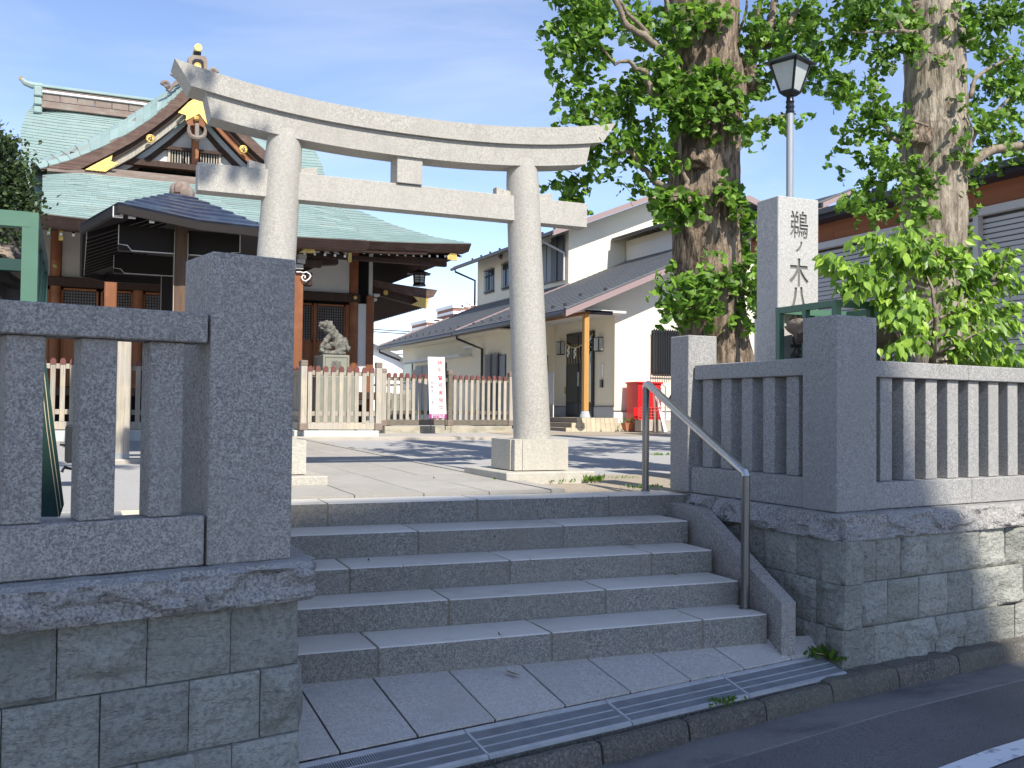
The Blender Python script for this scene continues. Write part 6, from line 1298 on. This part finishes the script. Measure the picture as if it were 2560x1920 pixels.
# crown above the frame
def high_crown(par, cs, n, size=.085):
    Ms = []
    for c, r_ in cs: Ms += ginkgo_clump(V(*c), r_, r_*.8, int(n*r_), ry=r_, size=size)
    sv, sf = fan(); org = ORG[par.name]; m = MB()
    for M_ in Ms: m.add([M_ @ p for p in (sv[0], sv[1], sv[3], sv[6])], [(0, 1, 2), (0, 2, 3)])
    build('upper_crown', m, GK[1], par, kind='stuff', fix=False)
high_crown(g1, [((4.6, 8.9, 6.4), .45), ((5.6, 9.6, 7.0), .5), ((7.6, 8.4, 6.6), .6), ((6.2, 9.8, 7.8), .8), ((8.6, 8.8, 6.6), .5), ((7.4, 9.6, 8.6), .7)], 600)
# ---- the paler ginkgo further right
Y2T = 9.9
g2t = root('ginkgo_tree', 'paler grey-barked ginkgo trunk rising behind the bright green shrub at right', 'tree', PG(2345, 1010), 'old ginkgo trees')
prof2 = [(1010, 2275, 2420), (905, 2285, 2408), (800, 2288, 2404), (700, 2284, 2398), (640, 2280, 2396), (560, 2276, 2394), (470, 2276, 2392), (400, 2272, 2392), (340, 2266, 2400), (300, 2276, 2394), (200, 2281, 2391), (100, 2280, 2388), (0, 2279, 2382), (-250, 2285, 2375), (-700, 2295, 2360)]
trunk_mesh('trunk', g2t, prof2, Y2T, M['bark_pale'], amp=.034, seed=9)
yg = Y2T-.28
for pts, r0, r1 in (([(2290, 140), (2250, 55), (2220, 40), (2185, 10)], .03, .014), ([(2240, 50), (2205, 48), (2160, 52)], .02, .01), ([(2330, 130), (2290, 120), (2255, 100)], .018, .01), ([(2300, 340), (2250, 355), (2225, 340), (2210, 315), (2195, 290)], .045, .014), ([(2290, 80), (2240, 78), (2200, 82), (2130, 80)], .035, .01),
    ([(2375, 215), (2395, 175), (2412, 115), (2440, 90)], .05, .02), ([(2425, 245), (2440, 195), (2480, 168), (2530, 140)], .035, .014), ([(2385, 440), (2420, 415), (2470, 375), (2520, 368), (2560, 362), (2620, 350)], .085, .05), ([(2360, 450), (2390, 430), (2440, 330), (2480, 290), (2530, 240)], .05, .02), ([(2350, 60), (2370, 10), (2400, -60)], .04, .02), ([(2310, 445), (2380, 445)], .04, .05), ([(2180, 205), (2190, 215), (2182, 250)], .018, .012), ([(2270, 300), (2320, 315)], .02, .02)):
    limb(g2t, pts, yg, r0, r1, LB_)
for a in ((2300, 340, yg+.05, .16, 23), (2385, 430, yg+.05, .13, 25), (2350, 150, yg, .10, 27), (2280, 20, yg+.1, .10, 29)): burl(g2t, *a)
tw = MB()
c2 = [(2140, 20, 50, 28), (2195, 25, 50, 30), (2110, 70, 30, 40), (2160, 75, 45, 28), (2220, 70, 40, 28), (2260, 40, 30, 35), (2250, 95, 40, 30), (2130, 120, 22, 14), (2190, 120, 40, 22), (2225, 135, 35, 30), (2270, 110, 26, 30, -.3), (2285, 70, 20, 22, -.35), (2205, 160, 14, 12), (2165, 165, 26, 18), (2145, 180, 14, 10), (2180, 135, 18, 12), (2310, 130, 28, 14, -.4),
      (2130, 210, 30, 18), (2165, 215, 30, 16), (2190, 210, 22, 16), (2180, 255, 26, 22), (2200, 280, 40, 26), (2240, 290, 45, 30), (2140, 290, 32, 24), (2170, 320, 34, 26), (2110, 320, 14, 26), (2220, 330, 36, 26), (2180, 360, 30, 24), (2110, 380, 16, 18), (2095, 415, 14, 16), (2140, 400, 12, 18), (2175, 385, 26, 20), (2230, 390, 40, 20, -.4), (2270, 400, 40, 24, -.45), (2200, 430, 36, 24), (2240, 440, 34, 28), (2160, 450, 26, 28), (2120, 480, 22, 24), (2150, 505, 24, 26), (2190, 470, 40, 26), (2180, 520, 30, 24), (2225, 480, 26, 18), (2110, 500, 12, 12),
      (2300, 425, 30, 26, -.45), (2320, 460, 24, 34, -.45), (2290, 500, 34, 20, -.45), (2310, 520, 32, 24, -.45), (2260, 515, 24, 18, -.4), (2300, 550, 16, 12, -.42), (2390, 40, 35, 32, -.4), (2430, 30, 50, 30), (2400, 80, 35, 24, -.4), (2460, 60, 50, 34), (2490, 20, 40, 26), (2460, 100, 36, 34), (2480, 150, 30, 34), (2500, 110, 30, 30), (2490, 190, 34, 30), (2520, 170, 34, 40), (2545, 120, 24, 40), (2550, 200, 26, 40), (2520, 235, 36, 34), (2470, 235, 30, 22), (2550, 270, 30, 36),
      (2400, 165, 16, 16, -.35), (2415, 90, 24, 20, -.4), (2440, 195, 20, 14), (2420, 225, 18, 12), (2385, 245, 16, 14, -.35), (2395, 285, 34, 26, -.4), (2440, 290, 44, 30), (2400, 320, 26, 34, -.4), (2480, 310, 44, 30), (2530, 320, 40, 30), (2440, 345, 28, 26), (2500, 350, 34, 16), (2540, 340, 30, 22), (2400, 370, 34, 22, -.4), (2440, 390, 22, 16), (2380, 390, 30, 16, -.4), (2500, 395, 46, 14), (2550, 400, 26, 20), (2470, 410, 26, 12), (2405, 450, 22, 24, -.3), (2408, 500, 18, 34, -.2), (2405, 545, 16, 22, -.2), (2398, 590, 12, 22, -.15), (2400, 610, 16, 12, -.15), (2410, 440, 22, 16)]
Ms = clumps(c2, Y2T, 4.6, tw, .069)
build('twigs', tw, LB_, g2t, kind='stuff'); leaves_out(g2t, GK, fan(), Ms, 290)
high_crown(g2t, [((9.4, 9.6, 7.2), .6), ((10.6, 9.9, 8.2), .9), ((11.6, 9.6, 7.4), .7)], 600)
# ---- unseen ginkgo added at the left, its crown placed to shade the gate
g3 = root('ginkgo_tree', 'unseen leafy ginkgo added left of the steps to dapple the gate with shade', 'tree', (-3.2, 3.9, -.3))
m = MB(); m.tube([(-3.2, 3.9, -.3), (-3.15, 3.95, 4), (-3.0, 4.1, 9)], [.36, .3, .2], 14); build('trunk', m, M['bark'], g3, smooth=True); m = MB(); m.tube([(-3.0, 4.1, 7.6), (-1.4, 3.4, 9.6), (.9, 2.0, 10.9)], [.12, .08, .03], 8); build('limb', m, LB_, g3, smooth=True)
high_crown(g3, [((1.0, 1.9, 11.0), .42), ((.3, 1.9, 11.2), .6), ((1.75, 1.9, 10.7), .18), ((-.8, 2.4, 10.8), .9), ((-2.2, 4.2, 9.4), 1.1), ((-3.6, 4.2, 9.4), 1.2), ((-3.0, 4.2, 10.6), 1.2)], 420)
# ---- bright green broad-leaved shrub behind the right fence
YC = 6.15
cy = root('cherry_shrub', 'bright green young cherry with broad drooping leaves behind the right fence', 'shrub', PY(2335, 960, YC))
sh_ = [[(2330, 915), (2340, 800), (2330, 720), (2318, 690)], [(2318, 700), (2275, 631), (2205, 602), (2168, 590)], [(2311, 678), (2285, 610), (2250, 560)], [(2318, 715), (2205, 672), (2111, 673), (2055, 645)], [(2310, 725), (2180, 700), (2110, 712)], [(2322, 713), (2346, 642), (2325, 590)], [(2330, 720), (2393, 654), (2405, 618)], [(2420, 800), (2459, 748), (2475, 708), (2487, 666), (2468, 612)], [(2480, 700), (2510, 655), (2525, 622)], [(2475, 715), (2530, 690), (2556, 715)], [(2338, 860), (2400, 790), (2459, 748)],
       [(2330, 890), (2450, 830), (2545, 800)], [(2335, 895), (2420, 862), (2535, 868)], [(2335, 905), (2440, 900), (2560, 892)], [(2335, 850), (2280, 800), (2215, 790)], [(2335, 870), (2270, 850), (2225, 880)], [(2330, 740), (2250, 740), (2190, 752)], [(2340, 780), (2290, 760), (2240, 775)], [(2335, 760), (2390, 720), (2430, 700)], [(2340, 800), (2400, 770), (2450, 790)], [(2345, 690), (2370, 640), (2360, 600)], [(2400, 850), (2480, 780), (2540, 760)], [(2325, 700), (2260, 650), (2210, 640)], [(2420, 760), (2440, 690), (2430, 650)]]
Ms = []
for si, pts in enumerate(sh_):
    dy_ = rt.uniform(-.28, .22); P_ = [PY(a, b, YC+dy_*min(1, i)) for i, (a, b) in enumerate(pts)]
    m = MB(); m.tube(P_, [lerp(.016 if si else .03, .004, i/(len(P_)-1)) for i in range(len(P_))], 6); build('branch', m, LB_, cy, smooth=True)
    if si == 0: continue
    Ln = sum((P_[i+1]-P_[i]).length for i in range(len(P_)-1)); n = int(Ln/.021)
    for k in range(n):
        t = (k+.5)/n; t = .18+.82*t; f_ = t*(len(P_)-1); i = min(int(f_), len(P_)-2); p = P_[i].lerp(P_[i+1], f_-i)
        for rep in range(3):
            o_ = V(rt.gauss(0, .045), rt.gauss(0, .06), rt.gauss(0, .035)); ax = (P_[i+1]-P_[i]).normalized()
            sd = rt.choice((-1, 1)); d = (ax*.35+V(rt.uniform(-.7, .7), rt.uniform(-.9, .5), -.35-rt.random()*.8)).normalized(); nn = (SUNW*.9+V(rt.gauss(0, .45), rt.gauss(0, .45), rt.gauss(0, .3))).normalized(); S_ = rt.uniform(.062, .112)
            Ms.append(Matrix.Translation(p+o_) @ orient(d, nn) @ Matrix.Diagonal((S_, S_, S_, 1)))
leaves_out(cy, CH, ovate(), Ms, 295)
# ---- dark evergreen at the left edge
eg = root('evergreen_tree', 'dark bushy evergreen at the left edge beside the hall roof', 'tree', (-2.6, 14, .9)); m = MB(); m.tube([(-2.6, 14, .85), (-2.5, 14, 3), (-2.3, 14, 5)], [.16, .12, .05], 8); build('trunk', m, M['bark'], eg, smooth=True)
Ms = []
for cx_, cy_, rx, ry, n in ((10, 400, 45, 45, 800), (-20, 450, 60, 60, 700), (30, 470, 45, 55, 1000), (20, 520, 60, 45, 900), (50, 500, 32, 34, 400), (10, 370, 20, 26, 220), (0, 350, 10, 20, 80), (20, 640, 50, 60, 500), (-40, 560, 60, 60, 400), (60, 530, 24, 20, 150)):
    c = PY(cx_, cy_, 14); s_ = 14.5/FPX
    for k in range(n):
        u = V(rt.gauss(0, .55), rt.gauss(0, .55), rt.gauss(0, .55)); p = c+V(u.x*rx*s_, u.y*.5, u.z*ry*s_); d = V(rt.uniform(-1, 1), rt.uniform(-1, 1), rt.uniform(-.4, 1)).normalized(); nn = V(rt.gauss(0, 1), rt.gauss(0, 1)-.4, rt.gauss(0, 1)+.6).normalized(); S_ = rt.uniform(.05, .10)
        Ms.append(Matrix.Translation(p) @ orient(d, nn) @ Matrix.Diagonal((S_, S_, S_, 1)))
leaves_out(eg, EV, small(), Ms, 60)
# rock and dark planting behind the green frame at left
rk2 = root('garden_rock', 'pale rough rock behind the green frame at the left edge', 'rock', PG(5, 1000)); rock('rock_body', rk2, PY(2, 632, 9.5), (.13, .15, .10), 5, M['boulder'], .5); rock('rock_core', rk2, PY(-60, 660, 9.7), (.42, .4, .28), 15, M['pav_dark'], .3); rock('rock_foot', rk2, PY(-60, 800, 9.8), (.4, .4, 1.0), 16, M['pav_dark'], .2)
# ---- weeds, litter
def weed(px, py, z, n, r_, h, lab):
    p = PZ(px, py, z); w_ = root('weed', lab, 'weed', p, None); m = MB()
    for k in range(n):
        c = p+V(rnd.gauss(0, r_), rnd.gauss(0, r_*.5), 0); d = V(rnd.gauss(0, .5), rnd.gauss(0, .5), 1).normalized()*h*rnd.uniform(.4, 1); s_ = V(rnd.uniform(-1, 1), rnd.uniform(-1, 1), .1).normalized()*h*.16
        m.add([c, c+d*.6+s_, c+d+V(0, 0, -h*.1), c+d*.6-s_], [(0, 1, 2, 3)])
    build('weed_leaves', m, GK[2] if n % 2 else M['weed'], w_, kind='stuff', fix=False)
weed(1276, 1204, .825, 60, .05, .10, 'green weeds at the left front corner of the gate footing slab')
weed(1310, 1206, .825, 25, .04, .06, 'small weeds near the middle left of the gate footing slab'); weed(1400, 1206, .825, 30, .10, .05, 'sparse low weeds in front of the gate footing slab'); weed(1480, 1204, .825, 60, .05, .10, 'green weeds at the right front corner of the gate footing slab'); weed(1560, 1195, .82, 40, .12, .04, 'low green weeds on the sandy patch right of the gate')
weed(1612, 1220, .82, 60, .12, .05, 'low weeds along the top step beside the handrail post'); weed(2080, 1645, -.13, 70, .07, .13, 'leafy weeds at the foot of the retaining wall by the drain grating'); weed(1815, 1758, -.18, 70, .06, .05, 'tuft of weeds between the drain grating and the kerb'); weed(1645, 1140, .84, 40, .10, .08, 'weeds beside the small square post at the forecourt edge')
weed(2092, 1655, -.13, 30, .03, .06, 'small weeds touching the corner of the retaining wall')
def litter(px, py, z, s_, lab, mat='dry_leaf', pl=None):
    p = PZ(px, py, z) if pl is None else pl; a = rnd.uniform(0, 6); m = MB(); m.T = Matrix.Translation(p+V(0, 0, .006)) @ Matrix.Rotation(a, 4, 'Z'); q = s_
    m.add([(-q, 0, .0), (-q*.3, q*.35, q*.12), (q*.5, q*.28, q*.2), (q, 0, .02), (q*.4, -q*.32, q*.05), (-q*.4, -q*.3, q*.02), (0, 0, q*.22)], [(0, 1, 6), (1, 2, 6), (2, 3, 6), (3, 4, 6), (4, 5, 6), (5, 0, 6)])
    tag(build('fallen_leaf', m, M[mat], None), lab, 'leaf', 'fallen leaves')
litter(1283, 1688, -.035, .05, 'olive leaf lying on the sloping slabs below the lowest step')
litter(922, 1403, ZT[2], .022, 'dark scrap of leaf on the left part of the third step', 'wood_dark'); litter(1576, 1367, ZT[2]+.002, .05, 'brown leaf on the right part of the third step'); litter(1691, 1440, ZT[1]+.002, .035, 'small green leaf on the second step near the cheek slab', 'weed')
litter(2140, 1733, -.30, .05, 'pale curled leaf in the gutter below the wall corner', 'tan'); litter(1708, 1833, -.30, .045, 'yellowish leaf in the gutter below the drain grating', 'weed'); litter(1777, 1770, -.18, .04, 'dry leaf on the kerb beside the weeds', 'tan'); litter(2060, 1745, -.30, .03, 'dark dead leaf in the gutter near the kerb joint', 'wood_dark'); litter(2030, 1630, -.1, .06, 'brown dead leaf at the right end of the drain grating'); litter(2055, 1640, -.11, .06, 'crumpled dry leaf between the grating and the wall', 'dry_leaf'); litter(1905, 1790, -.30, .022, 'tiny dark leaf beside the kerb in the gutter', 'wood_dark')
litter(1086, 1197, .85, .02, 'dark crumb on the pale stone path before the gate', 'wood_dark')
for i, (a, b, z, w_) in enumerate(((1010, 1420, ZT[2], 'by the left joint of the third step'), (1330, 1405, ZT[2], 'near the middle of the third step'), (1420, 1480, ZT[1], 'near the middle of the second step'), (1100, 1510, ZT[1], 'on the left half of the second step'), (1240, 1345, ZT[3], 'on the middle of the fourth step'), (1560, 1310, ZT[3], 'on the right of the fourth step'), (1480, 1245, ZT[4], 'near the middle of the top step'), (1250, 1590, ZT[0], 'on the middle of the lowest step'), (1700, 1540, ZT[0], 'on the right of the lowest step'), (1500, 1690, -.06, 'on the sloping slabs near the grating'))):
    litter(a, b, z+.001, .014+.004*(i % 3), 'small brown leaf scrap '+w_, ('dry_leaf', 'wood_dark', 'tan')[i % 3])
